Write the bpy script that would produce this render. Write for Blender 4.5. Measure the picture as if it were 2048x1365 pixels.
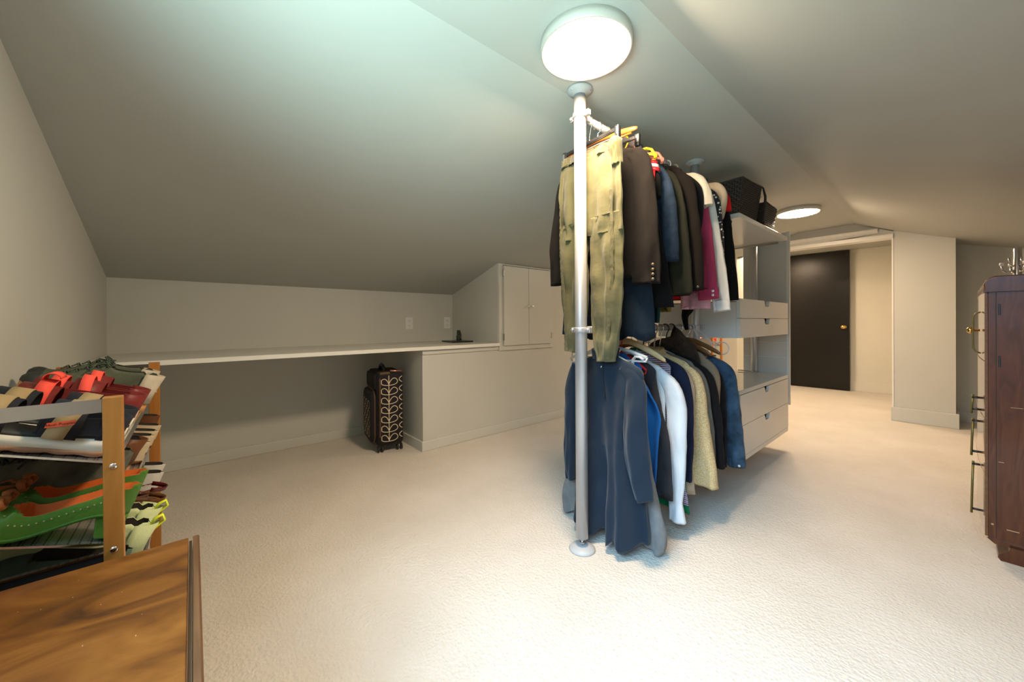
import bpy, bmesh, math, random
from mathutils import noise as mnoise
from math import sin, cos, pi, radians, sqrt, atan2
from mathutils import Vector, Matrix

for o in list(bpy.data.objects):
    bpy.data.objects.remove(o)
S = bpy.context.scene
COL = S.collection

# ---------------------------------------------------------------- camera
FPX, YAW, PITCH, ROLL, CY = 746.73, -0.863305, -0.003525, -0.0061, 648.85
HCAM = 0.97
f = Vector((sin(YAW)*cos(PITCH), cos(YAW)*cos(PITCH), sin(PITCH)))
r0 = Vector((cos(YAW), -sin(YAW), 0)); u0 = r0.cross(f)
rr = cos(ROLL)*r0 + sin(ROLL)*u0
uu = -sin(ROLL)*r0 + cos(ROLL)*u0
cam = bpy.data.cameras.new('camera'); co = bpy.data.objects.new('camera', cam); COL.objects.link(co)
M = Matrix((rr, uu, -f)).transposed().to_4x4(); M.translation = Vector((0, 0, HCAM))
co.matrix_world = M
cam.sensor_fit = 'HORIZONTAL'; cam.sensor_width = 36; cam.lens = FPX/2048*36
cam.shift_y = -(682.5-CY)/2048
cam.clip_start = 0.02; cam.clip_end = 60
S.camera = co

# ---------------------------------------------------------------- exposure, world, daylight
S.view_settings.view_transform = 'Standard'; S.view_settings.look = 'None'
S.view_settings.gamma = 1; S.view_settings.use_curve_mapping = False
S.view_settings.exposure = EXPOSURE = 0.0
W = bpy.data.worlds.new('sky'); S.world = W; W.use_nodes = True
W.node_tree.nodes['Background'].inputs[0].default_value = (0.62, 0.80, 1.0, 1)
W.node_tree.nodes['Background'].inputs[1].default_value = 1.2
def area(name, loc, direction, sx, sy, power, col, spread=180):
    L = bpy.data.lights.new(name, 'AREA'); L.shape = 'RECTANGLE'; L.size = sx; L.size_y = sy
    L.energy = power; L.color = col; L.spread = radians(spread)
    o = bpy.data.objects.new(name, L); COL.objects.link(o); o.location = loc
    o.rotation_euler = Vector(direction).to_track_quat('-Z', 'Y').to_euler()
    o['kind'] = 'helper'
    return o
# a window in the gable wall behind the viewpoint lets in blue sky light (downwards) and green ground light (upwards)
area('sky_daylight', (-0.10, -0.37, 1.28), (-0.12, 1, -0.95), 1.40, 0.75, 21, (0.40, 0.71, 1.0), 84)
area('ground_daylight', (-0.35, -0.38, 1.06), (-0.50, 0.9, 0.95), 1.10, 0.34, 13.5, (0.66, 1.0, 0.96), 82)

LAMP_STRENGTH = 182
LAMP_COL = (1.0, 0.735, 0.49)

# ---------------------------------------------------------------- materials
def mat(name, col, rough=0.6, metal=0.0, spec=0.5, coat=0, sheen=0):
    m = bpy.data.materials.new(name); m.use_nodes = True
    b = m.node_tree.nodes['Principled BSDF']
    b.inputs['Base Color'].default_value = (*col, 1); b.inputs['Roughness'].default_value = rough
    b.inputs['Metallic'].default_value = metal; b.inputs['Specular IOR Level'].default_value = spec
    b.inputs['Coat Weight'].default_value = coat; b.inputs['Sheen Weight'].default_value = sheen
    m.diffuse_color = (*col, 1)
    return m
def nodes(m):
    nt = m.node_tree; return nt, nt.nodes, nt.links, nt.nodes['Principled BSDF']
def coords(m, scale=(1, 1, 1), kind='Object'):
    nt, N, L, b = nodes(m)
    tc = N.new('ShaderNodeTexCoord'); mp = N.new('ShaderNodeMapping'); mp.inputs['Scale'].default_value = scale
    L.new(tc.outputs[kind], mp.inputs['Vector']); return mp.outputs[0]
def noise(m, vec, scale, detail=4, rough=0.55):
    nt, N, L, b = nodes(m); n = N.new('ShaderNodeTexNoise')
    n.inputs['Scale'].default_value = scale; n.inputs['Detail'].default_value = detail; n.inputs['Roughness'].default_value = rough
    if vec is not None: L.new(vec, n.inputs['Vector'])
    return n.outputs['Fac']
def bump(m, h, strength, dist=0.002):
    nt, N, L, b = nodes(m); bm_ = N.new('ShaderNodeBump')
    bm_.inputs['Strength'].default_value = strength; bm_.inputs['Distance'].default_value = dist
    L.new(h, bm_.inputs['Height']); L.new(bm_.outputs[0], b.inputs['Normal']); return m
def ramp(m, fac, stops, to='Base Color'):
    nt, N, L, b = nodes(m); r = N.new('ShaderNodeValToRGB')
    e = r.color_ramp.elements
    while len(e) > 1: e.remove(e[-1])
    e[0].position = stops[0][0]; e[0].color = (*stops[0][1], 1)
    for p, c in stops[1:]:
        k = e.new(p); k.color = (*c, 1)
    L.new(fac, r.inputs[0])
    if to: L.new(r.outputs[0], b.inputs[to])
    return r.outputs[0]
def tint(c, k): return tuple(max(0, min(1, x*k)) for x in c)
def paint(name, col, rough=0.55, b=0.08):
    m = mat(name, col, rough, spec=0.3); v = coords(m)
    ramp(m, noise(m, v, 1.3, 3), [(0.3, tint(col, 0.97)), (0.7, tint(col, 1.03))])
    bump(m, noise(m, v, 260, 2), b, 0.001); return m
def fabric(name, col, rough=0.9, wr=0.5, var=0.12, weave=900, sheen=0.02, wscale=(9, 9, 5)):
    m = mat(name, col, rough, spec=0.15, sheen=sheen); v = coords(m)
    ramp(m, noise(m, coords(m, (1, 1, 1)), 14, 5), [(0.3, tint(col, 1-var)), (0.7, tint(col, 1+var))])
    nt, N, L, b = nodes(m)
    a = noise(m, coords(m, wscale), 1.6, 3); w = noise(m, v, weave, 1)
    mx = N.new('ShaderNodeMath'); mx.operation = 'MULTIPLY_ADD'; mx.inputs[1].default_value = 0.10
    L.new(w, mx.inputs[0]); L.new(a, mx.inputs[2])
    bump(m, mx.outputs[0], wr, 0.02); return m
def wood(name, c1, c2, rough=0.35, axis=(1, 8, 8), scale=3, coat=0.2, c3=None, dist=3.0):
    m = mat(name, c1, rough, spec=0.4, coat=coat); v = coords(m, axis)
    nt, N, L, b = nodes(m)
    n = N.new('ShaderNodeTexNoise'); n.inputs['Scale'].default_value = scale; n.inputs['Detail'].default_value = 8
    n.inputs['Distortion'].default_value = dist; L.new(v, n.inputs['Vector'])
    st = [(0.3, c1), (0.7, c2)]
    if c3: st = [(0.28, c3), (0.45, c1), (0.72, c2)]
    ramp(m, n.outputs['Fac'], st)
    v2 = coords(m, tuple(a*12 for a in axis)); bump(m, noise(m, v2, 6, 4), 0.08, 0.002); return m

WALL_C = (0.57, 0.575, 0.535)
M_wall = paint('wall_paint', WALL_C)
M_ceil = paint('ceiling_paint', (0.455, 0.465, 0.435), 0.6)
M_trim = paint('trim_paint', (0.59, 0.595, 0.55), 0.4, 0.03)
M_alcove = paint('alcove_paint', (0.66, 0.64, 0.56))
M_white = paint('white_casing_paint', (0.78, 0.77, 0.73), 0.35, 0.03)
M_desk = paint('desk_top_white', (0.66, 0.66, 0.61), 0.3, 0.03)
M_deskedge = paint('desk_edge_white', (0.8, 0.8, 0.75), 0.4, 0.02)
M_lac = paint('white_lacquer', (0.70, 0.70, 0.66), 0.22, 0.01)
M_blackdoor = paint('black_gloss_paint', (0.012, 0.011, 0.010), 0.28, 0.05)
M_alu = mat('brushed_aluminium', (0.55, 0.56, 0.58), 0.38, 0.6)
M_aluflat = mat('grey_plastic', (0.45, 0.46, 0.47), 0.45)
M_chrome = mat('chrome', (0.8, 0.8, 0.8), 0.12, 1.0)
M_steel = mat('satin_steel', (0.55, 0.55, 0.56), 0.22, 1.0)
M_brass = mat('brass', (0.80, 0.52, 0.18), 0.15, 1.0)
M_oldbrass = mat('dull_olive_brass', (0.20, 0.18, 0.06), 0.4, 0.6)
M_dark = mat('black_plastic', (0.015, 0.015, 0.016), 0.35)
M_hole = mat('dark_gap', (0.02, 0.018, 0.015), 0.8)
M_wplastic = mat('white_plastic', (0.75, 0.76, 0.76), 0.35)
M_beigepl = mat('beige_plastic', (0.55, 0.47, 0.36), 0.4)
M_yellow = mat('yellow_plastic', (0.9, 0.65, 0.03), 0.4)
M_pinkpl = mat('pink_plastic', (0.85, 0.25, 0.18), 0.4)
M_hangwood = wood('orange_hanger_wood', (0.36, 0.10, 0.02), (0.46, 0.15, 0.03), 0.25, coat=0.5)
M_brownwood = wood('brown_hanger_wood', (0.16, 0.065, 0.02), (0.26, 0.12, 0.04), 0.3, coat=0.4)
M_rackwood = wood('honey_beech', (0.36, 0.135, 0.022), (0.44, 0.18, 0.036), 0.35, axis=(9, 9, 1), scale=3)
M_walnut = wood('walnut_veneer', (0.145, 0.048, 0.008), (0.235, 0.088, 0.016), 0.36, axis=(3.0, 1.3, 3), scale=3.2, coat=0.08, c3=(0.050, 0.018, 0.006), dist=2.2)
M_walnutdark = wood('walnut_edge', (0.10, 0.045, 0.018), (0.16, 0.075, 0.03), 0.4, axis=(1, 12, 12))
M_mahog = wood('dark_mahogany', (0.060, 0.017, 0.006), (0.115, 0.036, 0.013), 0.33, axis=(7, 7, 1), scale=3, coat=0.3)
M_mahogf = wood('pale_mahogany_front', (0.20, 0.10, 0.06), (0.30, 0.16, 0.10), 0.16, axis=(7, 7, 1), scale=3, coat=0.8)
M_stain = mat('bare_wood_scratch', (0.5, 0.33, 0.18), 0.6)

def carpet():
    m = mat('cream_carpet', (0.66, 0.60, 0.52), 0.95, spec=0.1, sheen=0.2); nt, N, L, b = nodes(m)
    v = coords(m)
    n1 = noise(m, coords(m, (1, 1, 1)), 2.2, 4, 0.6)
    vo = N.new('ShaderNodeTexVoronoi'); vo.inputs['Scale'].default_value = 95; L.new(v, vo.inputs['Vector'])
    n2 = noise(m, coords(m, (150, 45, 45)), 1.0, 3, 0.6)
    n3 = noise(m, coords(m, (40, 130, 45)), 1.0, 3, 0.6)
    a = N.new('ShaderNodeMath'); a.operation = 'ADD'; L.new(n2, a.inputs[0]); L.new(n3, a.inputs[1])
    mx = N.new('ShaderNodeMix'); mx.data_type = 'RGBA'
    c1 = ramp(m, a.outputs[0], [(0.35, (0.47, 0.42, 0.35)), (0.65, (0.68, 0.63, 0.56))], None)
    L.new(c1, mx.inputs['A']); c2 = ramp(m, n1, [(0.35, (0.54, 0.485, 0.41)), (0.65, (0.65, 0.60, 0.53))], None)
    L.new(c2, mx.inputs['B']); mx.inputs['Factor'].default_value = 0.55
    L.new(mx.outputs['Result'], b.inputs['Base Color'])
    s = N.new('ShaderNodeMath'); s.operation = 'ADD'; L.new(a.outputs[0], s.inputs[0]); L.new(vo.outputs['Distance'], s.inputs[1])
    bump(m, s.outputs[0], 0.55, 0.006); return m
M_carpet = carpet()

# ---------------------------------------------------------------- mesh helper
class MB:
    def __init__(s): s.v = []; s.f = []; s.sm = []
    def add(s, vs, fs, smooth=False):
        o = len(s.v); s.v += [tuple(p) for p in vs]; s.f += [tuple(i+o for i in q) for q in fs]; s.sm += [smooth]*len(fs); return s
    def box(s, x0, x1, y0, y1, z0, z1):
        v = [(x0,y0,z0),(x1,y0,z0),(x1,y1,z0),(x0,y1,z0),(x0,y0,z1),(x1,y0,z1),(x1,y1,z1),(x0,y1,z1)]
        return s.add(v, [(0,3,2,1),(4,5,6,7),(0,1,5,4),(1,2,6,5),(2,3,7,6),(3,0,4,7)])
    def prism(s, poly, a0, a1, axis):
        """extrude a polygon given in the two other axes along axis from a0 to a1"""
        def P(p, a):
            return {0: (a, p[0], p[1]), 1: (p[0], a, p[1]), 2: (p[0], p[1], a)}[axis]
        n = len(poly); v = [P(p, a0) for p in poly]+[P(p, a1) for p in poly]
        fs = [tuple(range(n)), tuple(range(2*n-1, n-1, -1))]+[(i, i+n, (i+1) % n+n, (i+1) % n) for i in range(n)]
        return s.add(v, fs)
    def lathe(s, prof, c=(0,0,0), seg=24, axis=2, smooth=True):
        """prof: list of (radius, height)"""
        vs = []; fs = []
        for r, h in prof:
            for k in range(seg):
                a = 2*pi*k/seg; p = (r*cos(a), r*sin(a), h)
                if axis == 0: p = (h, r*cos(a), r*sin(a))
                if axis == 1: p = (r*sin(a), h, r*cos(a))
                vs.append((p[0]+c[0], p[1]+c[1], p[2]+c[2]))
        m = len(prof)
        for i in range(m-1):
            for k in range(seg):
                k2 = (k+1) % seg; fs.append((i*seg+k, i*seg+k2, (i+1)*seg+k2, (i+1)*seg+k))
        s.add(vs, fs, smooth)
        n0 = len(s.v)-len(vs)
        s.f.append(tuple(n0+k for k in range(seg-1, -1, -1))); s.sm.append(False)
        s.f.append(tuple(n0+(m-1)*seg+k for k in range(seg))); s.sm.append(False)
        return s
    def tube(s, pts, r, seg=8, cap=True, closed=False, flat=1.0):
        """round tube along pts; r number or list; flat squashes along binormal"""
        P = [Vector(p) for p in pts]; n = len(P); rs = r if isinstance(r, (list, tuple)) else [r]*n
        vs = []; fs = []; prev = None
        for i in range(n):
            if closed: t = P[(i+1) % n]-P[i-1]
            else: t = (P[min(i+1, n-1)]-P[max(i-1, 0)])
            t.normalize()
            if prev is None:
                ref = Vector((0, 0, 1)) if abs(t.z) < 0.9 else Vector((1, 0, 0))
                a = t.cross(ref).normalized()
            else:
                a = (prev-t*prev.dot(t)).normalized()
            prev = a; b = t.cross(a)
            for k in range(seg):
                th = 2*pi*k/seg; vs.append(P[i]+a*(rs[i]*cos(th))+b*(rs[i]*sin(th)*flat))
        m = n if closed else n-1
        for i in range(m):
            j = (i+1) % n
            for k in range(seg):
                k2 = (k+1) % seg; fs.append((i*seg+k, i*seg+k2, j*seg+k2, j*seg+k))
        s.add(vs, fs, True)
        if cap and not closed:
            n0 = len(s.v)-len(vs)
            s.f.append(tuple(n0+k for k in range(seg-1, -1, -1))); s.sm.append(False)
            s.f.append(tuple(n0+(n-1)*seg+k for k in range(seg))); s.sm.append(False)
        return s
    def grid(s, rows, closed=False, smooth=True):
        n = len(rows); m = len(rows[0]); vs = [p for r_ in rows for p in r_]; fs = []
        for i in range(n-1):
            for k in range(m if closed else m-1):
                k2 = (k+1) % m; fs.append((i*m+k, i*m+k2, (i+1)*m+k2, (i+1)*m+k))
        return s.add(vs, fs, smooth)
    def build(s, name, m, parent=None, label=None, bevel=0, kind=None, seg=2, solid=0):
        me = bpy.data.meshes.new(name); me.from_pydata([tuple(map(float, p)) for p in s.v], [], s.f)
        me.polygons.foreach_set('use_smooth', s.sm); me.materials.append(m); me.update()
        bb = bmesh.new(); bb.from_mesh(me); bmesh.ops.recalc_face_normals(bb, faces=bb.faces); bb.to_mesh(me); bb.free()
        o = bpy.data.objects.new(name, me); COL.objects.link(o)
        if parent: o.parent = parent
        if label: o['label'] = label
        if kind: o['kind'] = kind
        if solid:
            md = o.modifiers.new('solid', 'SOLIDIFY'); md.thickness = solid; md.offset = 0
        if bevel:
            md = o.modifiers.new('bevel', 'BEVEL'); md.width = bevel; md.segments = seg; md.limit_method = 'ANGLE'
            md.harden_normals = False
        return o

def thing(name, label, cat, loc=(0, 0, 0), rz=0, group=None):
    o = bpy.data.objects.new(name, None); COL.objects.link(o); o.empty_display_size = 0.05
    o.location = loc; o.rotation_euler = (0, 0, rz); o['label'] = label; o['category'] = cat
    if group: o['group'] = group
    return o
def tag(o, label, cat, group=None):
    o['label'] = label; o['category'] = cat
    if group: o['group'] = group
    return o
def struct(name, mb, m, bevel=0, parent=None, label=None):
    o = mb.build(name, m, parent, bevel=bevel); 
    if not parent: o['kind'] = 'structure'
    if label: o['label'] = label
    return o
def arc(c, r, a0, a1, n, plane='xz'):
    out = []
    for i in range(n+1):
        a = radians(a0+(a1-a0)*i/n); x, y = r*cos(a), r*sin(a)
        out.append({'xz': (c[0]+x, c[1], c[2]+y), 'yz': (c[0], c[1]+x, c[2]+y), 'xy': (c[0]+x, c[1]+y, c[2])}[plane])
    return out
def interp(pts, n):
    """Catmull-Rom through tuples"""
    P = [pts[0]]+list(pts)+[pts[-1]]; out = []; m = len(pts)-1
    for i in range(n+1):
        t = i/n*m; k = min(int(t), m-1); u = t-k; p0, p1, p2, p3 = P[k], P[k+1], P[k+2], P[k+3]
        out.append(tuple(0.5*((2*b)+(-a+c)*u+(2*a-5*b+4*c-d)*u*u+(-a+3*b-3*c+d)*u**3) for a, b, c, d in zip(p0, p1, p2, p3)))
    return out
# ================================================================ ROOM SHELL
CE = 1.962
XL, XR = -3.35, 1.66           # knee walls
YB, YF = -0.40, 6.95           # window wall, wall behind the black door
YO = 5.17                      # plane of the opening to the alcove
SL = (CE-1.265)/(3.35-1.075)
def zl(x): return CE-SL*(-1.075-x)
def zr(x):      # the right slope flattens a little away from the crease
    u = min(max(x+0.617, 0), 0.9); return 1.962-(0.47*u-0.115*u*u)-max(0, x-0.283)*0.263
struct('floor', MB().box(-3.5, 1.8, -0.5, 7.1, -0.06, 0), M_carpet)
# ceiling: left slope, flat strip, right slope
prof = [(XL-0.1, zl(XL-0.1)), (-1.075, CE), (-0.617, CE), *[(q, zr(q)) for q in (-0.53, -0.44, -0.35, -0.26, -0.17, -0.08, 0.01, 0.1, 0.19, 0.283)], (XR+0.1, zr(XR+0.1)), (XR+0.1, 2.3), (XL-0.1, 2.3)]
b = MB().prism(prof, -0.5, YO+0.10, 1)
b.prism([(0.0, zr(0.0)), (XR+0.1, zr(XR+0.1)), (XR+0.1, 2.3), (0.0, 2.3)], YO+0.10, 5.7, 1); b.box(-1.9, 0.0, YO+0.10, 7.1, 1.955, 2.3)
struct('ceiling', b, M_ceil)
struct('wall_left', MB().box(XL-0.1, XL, YB, YO, 0, 1.3), M_wall)
struct('wall_right', MB().box(XR, XR+0.1, YB, 5.6, 0, zr(XR)+0.02), M_wall)
# window wall behind the camera, with its opening
WX0, WX1, WZ0, WZ1 = -0.95, 0.62, 0.86, 1.64
b = MB()
zc = lambda x: zl(x) if x < -1.075 else (CE if x < -0.617 else zr(x))
xs = sorted([p[0] for p in prof[:-2]]+[WX0, WX1])
for x0, x1 in zip(xs[:-1], xs[1:]):
    inside = x0 >= WX0-1e-6 and x1 <= WX1+1e-6
    if inside:
        b.prism([(x0, 0), (x1, 0), (x1, WZ0), (x0, WZ0)], YB-0.1, YB, 1)
        b.prism([(x0, WZ1), (x1, WZ1), (x1, zc(x1)+.01), (x0, zc(x0)+.01)], YB-0.1, YB, 1)
    else: b.prism([(x0, 0), (x1, 0), (x1, zc(x1)+.01), (x0, zc(x0)+.01)], YB-0.1, YB, 1)
struct('wall_back', b, M_wall)
w = thing('window_1', 'white framed window in the gable wall behind the viewpoint', 'window'); del w['category']; w['kind'] = 'structure'
b = MB(); t_ = 0.05
b.box(WX0, WX0+t_, YB-0.09, YB-0.04, WZ0, WZ1); b.box(WX1-t_, WX1, YB-0.09, YB-0.04, WZ0, WZ1); b.box(-0.18, -0.15, YB-0.09, YB-0.04, WZ0+t_, WZ1-t_)
b.box(WX0+t_, WX1-t_, YB-0.09, YB-0.04, WZ0, WZ0+t_); b.box(WX0+t_, WX1-t_, YB-0.09, YB-0.04, WZ1-t_, WZ1)
b.build('window_frame', M_white, w)
gl = bpy.data.materials.new('window_glass'); gl.use_nodes = True
nt = gl.node_tree; nt.nodes.clear(); tr = nt.nodes.new('ShaderNodeBsdfTransparent'); g2 = nt.nodes.new('ShaderNodeBsdfGlossy')
g2.inputs['Roughness'].default_value = 0.02; mx = nt.nodes.new('ShaderNodeMixShader'); mx.inputs[0].default_value = 0.05
out = nt.nodes.new('ShaderNodeOutputMaterial'); nt.links.new(tr.outputs[0], mx.inputs[1]); nt.links.new(g2.outputs[0], mx.inputs[2]); nt.links.new(mx.outputs[0], out.inputs[0])
MB().box(WX0+t_, WX1-t_, YB-0.068, YB-0.062, WZ0+t_, WZ1-t_).build('window_pane', gl, w)

# far wall of the room left of the opening, alcove, column, recess
OX0, OX1 = -1.72, -0.346
struct('wall_far', MB().prism([(XL-0.1, 0), (OX0, 0), (OX0, zl(OX0)+.01), (XL-0.1, zl(XL-0.1)+.01)], YO, YO+0.12, 1), M_alcove)
struct('wall_alcove_left', MB().box(OX0-0.1, OX0, YO+0.12, YF+0.1, 0, 1.954), M_alcove)
struct('wall_alcove_right', MB().box(OX1, OX1+0.1, YO+0.42, YF+0.1, 0, 1.954), M_alcove)
struct('wall_alcove_back', MB().box(-1.85, -0.2, YF, YF+0.1, 0, 1.954), M_alcove)
CX1 = 0.042
struct('wall_column', MB().prism([(OX1, 0), (CX1, 0), (CX1, zr(CX1)+.01), (OX1, zr(OX1+.02)+.012)], YO, YO+0.42, 1), M_wall)
struct('wall_recess', MB().prism([(CX1, 0), (XR+0.1, 0), (XR+0.1, zr(XR)+.01), (CX1, zr(CX1)+.01)], 5.58, 5.68, 1), M_wall)
# header over the alcove opening with its two white mouldings
ZH = 1.775
struct('wall_header', MB().prism([(OX0, ZH+.02), (OX1, ZH+.02), (OX1, zr(OX1+.02)), (-0.617, CE), (-1.075, CE), (OX0, zl(OX0))], YO, YO+0.10, 1), M_wall)
struct('trim_1', MB().prism([(YO-0.025, 1.855), (YO, 1.840), (YO, 1.885), (YO-0.025, 1.880)], OX0, -0.455, 0), M_white)
struct('trim_2', MB().prism([(YO-0.02, ZH), (YO+0.11, ZH), (YO+0.11, ZH+.02), (YO, ZH+0.045), (YO-0.02, ZH+0.036)], OX0, OX1-0.001, 0), M_white)
struct('trim_3', MB().box(OX1-0.013, OX1, YO-0.006, YO+0.41, 0, ZH), M_white)
# baseboards
def bb(name, x0, x1, y0, y1, h=0.075, m=M_trim): 
    b = MB().box(x0, x1, y0, y1, 0, h); return struct(name, b, m, bevel=0.004)
bb('baseboard_left', XL, XL+0.014, YB, 1.32)
bb('baseboard_cupboard', -2.59, -2.576, 1.306, YO)
bb('baseboard_cupboard_side', XL+0.014, -2.59, 1.306, 1.32)
bb('baseboard_alcove', OX0, OX1, YF-0.015, YF, 0.13, M_alcove)
bb('baseboard_column', OX1-0.02, CX1+0.02, YO-0.018, YO, 0.132)
bb('baseboard_column_side', CX1, CX1+0.018, YO, 5.58, 0.132)
bb('baseboard_recess', CX1+0.018, XR, 5.565, 5.58, 0.10)
bb('baseboard_far', XL, OX0, YO-0.015, YO, 0.10)
# built-in cupboard volume along the left: low box under the counter, then full wall to the slope
XC = -2.59
struct('wall_cupboard_low', MB().box(XL, XC, 1.32, 2.05, 0, 0.7675), M_wall)
struct('wall_cupboard', MB().prism([(XL, 0), (XC, 0), (XC, zl(XC)+.012), (XL, zl(XL)+.012)], 2.05, YO, 1), M_wall)
struct('trim_counter', MB().box(XC, XC+0.008, 1.318, 2.05, 0.733, 0.767), M_trim)
struct('trim_cupboard', MB().box(XC, XC+0.01, 3.05, 3.09, 0.0, 1.45), M_trim)
# built-in counter / desk top
d = thing('counter_top', 'long white painted desk top built in along the knee wall', 'desk', (-2.95, 0.8, 0.768))
MB().box(XL+.001-(-2.95), XC+0.025+2.95, YB-0.8+0.002, 2.049-0.8, 0.0, 0.025).build('top', M_desk, d, bevel=0.002)
MB().box(XC+0.025+2.95, XC+0.028+2.95, YB-0.8+0.002, 2.049-0.8, 0.0, 0.0245).build('edge_band', M_deskedge, d, label='bright white front edge')

# wall cabinet with two small doors
c = thing('wall_cabinet', 'built-in pale wall cupboard with two small doors and brass hinges', 'cabinet', (XC, 2.4, 0.724))
y0, y1, z0, z1 = 2.055-2.4, 2.74-2.4, 0.0, 0.775
b = MB(); fr = 0.045
b.box(0.0, 0.012, y0, y0+fr, z0, z1); b.box(0.0, 0.012, y1-fr, y1, z0, z1); b.box(0, 0.012, y0+fr, y1-fr, z0, z0+0.05); b.box(0, 0.012, y0+fr, y1-fr, z1-0.012, z1)
b.build('frame', M_trim, c, bevel=0.002)
dy0, dy1 = y0+fr+.003, y1-fr+.01; mid = (dy0+dy1)/2
for k, (a0, a1) in enumerate(((dy0, mid-0.0015), (mid+0.0015, dy1))):
    dr = MB().box(0.004, 0.026, a0, a1, z0+0.043, z1-0.018).build('door', M_trim, c, bevel=0.003)
    ky = mid-0.028 if k == 0 else mid+0.028
    MB().lathe([(0.004, 0), (0.004, 0.012), (0.012, 0.018), (0.013, 0.024), (0.008, 0.030), (0.001, 0.031)], (0.026, ky, 0.40), 16, 0).build('knob', M_chrome, dr, label='round chrome knob')
    hy = a0-0.006 if k == 0 else a1+0.002
    for hz in (0.09, 0.66):
        MB().box(0.012, 0.029, hy-0.005, hy+0.009, hz, hz+0.06).build('hinge', M_steel, dr, label='small metal hinge', bevel=0.003)

# outlets
def outlet(y, z, lab):
    t = thing('wall_outlet', lab, 'outlet', (XL, y, z), 0)
    MB().box(0, 0.006, -0.037, 0.037, -0.058, 0.058).build('cover_plate', M_wplastic, t, bevel=0.003)
    for s in (-1, 1):
        so = MB().box(0.006, 0.009, -0.017, 0.017, s*0.024-0.015, s*0.024+0.015).build('socket', M_wplastic, t, bevel=0.001)
        b = MB(); b.box(0.0088, 0.0095, -0.009, -0.0065, s*0.024-0.003, s*0.024+0.007); b.box(0.0088, 0.0095, 0.0065, 0.009, s*0.024-0.003, s*0.024+0.007)
        b.box(0.0088, 0.0095, -0.002, 0.002, s*0.024-0.010, s*0.024-0.006); b.build('slot', M_dark, so)
outlet(1.571, 0.972, 'white duplex outlet on the knee wall, nearer the middle of the desk')
outlet(1.985, 0.975, 'white outlet on the knee wall just above the black laptop')

# laptop and small item
lp = thing('laptop', 'closed dark laptop lying on the end of the white desk', 'laptop', (-3.02, 1.90, 0.793), radians(-8))
b = MB().prism([(-0.125, 0.0), (0.125, 0.0), (0.125, 0.006), (-0.125, 0.006)], -0.105, 0.105, 1); b.build('base', M_dark, lp, bevel=0.002)
mlid = mat('dark_lid', (0.03, 0.035, 0.035), 0.3); 
MB().box(-0.127, 0.127, -0.107, 0.107, 0.0065, 0.013).build('lid', mlid, lp, bevel=0.004)
cl = thing('camera_clip', 'small dark green binocular-like gadget standing upright on the laptop', 'gadget', (-3.07, 1.955, 0.806), radians(30))
mg = mat('dark_green_plastic', (0.035, 0.05, 0.035), 0.5)
MB().box(-0.02, 0.012, -0.028, 0.0, 0, 0.05).build('body', mg, cl, bevel=0.006)
MB().box(-0.016, 0.010, -0.026, 0.008, 0.051, 0.098).build('head', mg, cl, bevel=0.006)
MB().tube([(0.004, 0.012, 0), (0.004, 0.014, 0.05), (0.002, 0.012, 0.08)], [0.012, 0.011, 0.007], 10).build('grip', M_dark, cl)
MB().tube([(0.014, 0.0, 0.002), (0.014, 0.0, 0.045)], 0.002, 6).build('rod', M_chrome, cl)

# black door standing open in front of the alcove wall
d = thing('door_1', 'plain glossy black door with a round brass knob', 'door', (-1.645, YF-0.055, 0)); del d['category']; d['kind'] = 'structure'
MB().box(0, 0.762, -0.036, 0, 0.004, 1.945).build('door_leaf', M_blackdoor, d, bevel=0.002)
k = MB().lathe([(0.032, 0), (0.032, -0.005), (0.012, -0.010), (0.012, -0.03), (0.026, -0.045), (0.029, -0.056), (0.022, -0.068), (0.001, -0.071)], (0.70, -0.036, 0.885), 24, 1).build('door_knob', M_brass, d, label='polished brass knob')
MB().box(0.760, 0.7645, -0.026, -0.010, 0.855, 0.915).build('latch_plate', M_steel, d)

# ceiling lamps
def lamp(x, y, lab, CE=CE, k=1.0):
    t = thing('ceiling_lamp', lab, 'ceiling lamp', (x, y, CE), 0, 'round flush ceiling lamps')
    MB().lathe([(0.150, 0), (0.159, -0.001), (0.159, -0.034), (0.157, -0.0375), (0.152, -0.0375), (0.150, -0.034)], (0, 0, 0), 64).build('rim', M_lamprim, t)
    dm = bpy.data.materials.new('lamp_diffuser'); dm.use_nodes = True
    p = dm.node_tree.nodes['Principled BSDF']; p.inputs['Emission Color'].default_value = (*LAMP_COL, 1); p.inputs['Emission Strength'].default_value = LAMP_STRENGTH*k
    p.inputs['Base Color'].default_value = (0.9, 0.9, 0.88, 1)
    MB().lathe([(0.1495, -0.033), (0.147, -0.0355), (0.05, -0.0365), (0.002, -0.0365)], (0, 0, 0), 64).build('diffuser', dm, t)
M_lamprim = mat('satin_nickel', (0.66, 0.63, 0.58), 0.4, 0.35)
lamp(-0.832, 1.062, 'large round ceiling lamp above the near metal post')
lamp(-0.870, 4.10, 'round ceiling lamp further back near the white shelves')
lamp(-1.55, 5.72, 'ceiling lamp inside the alcove, hidden behind the header', 1.9545, 0.7)
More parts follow.
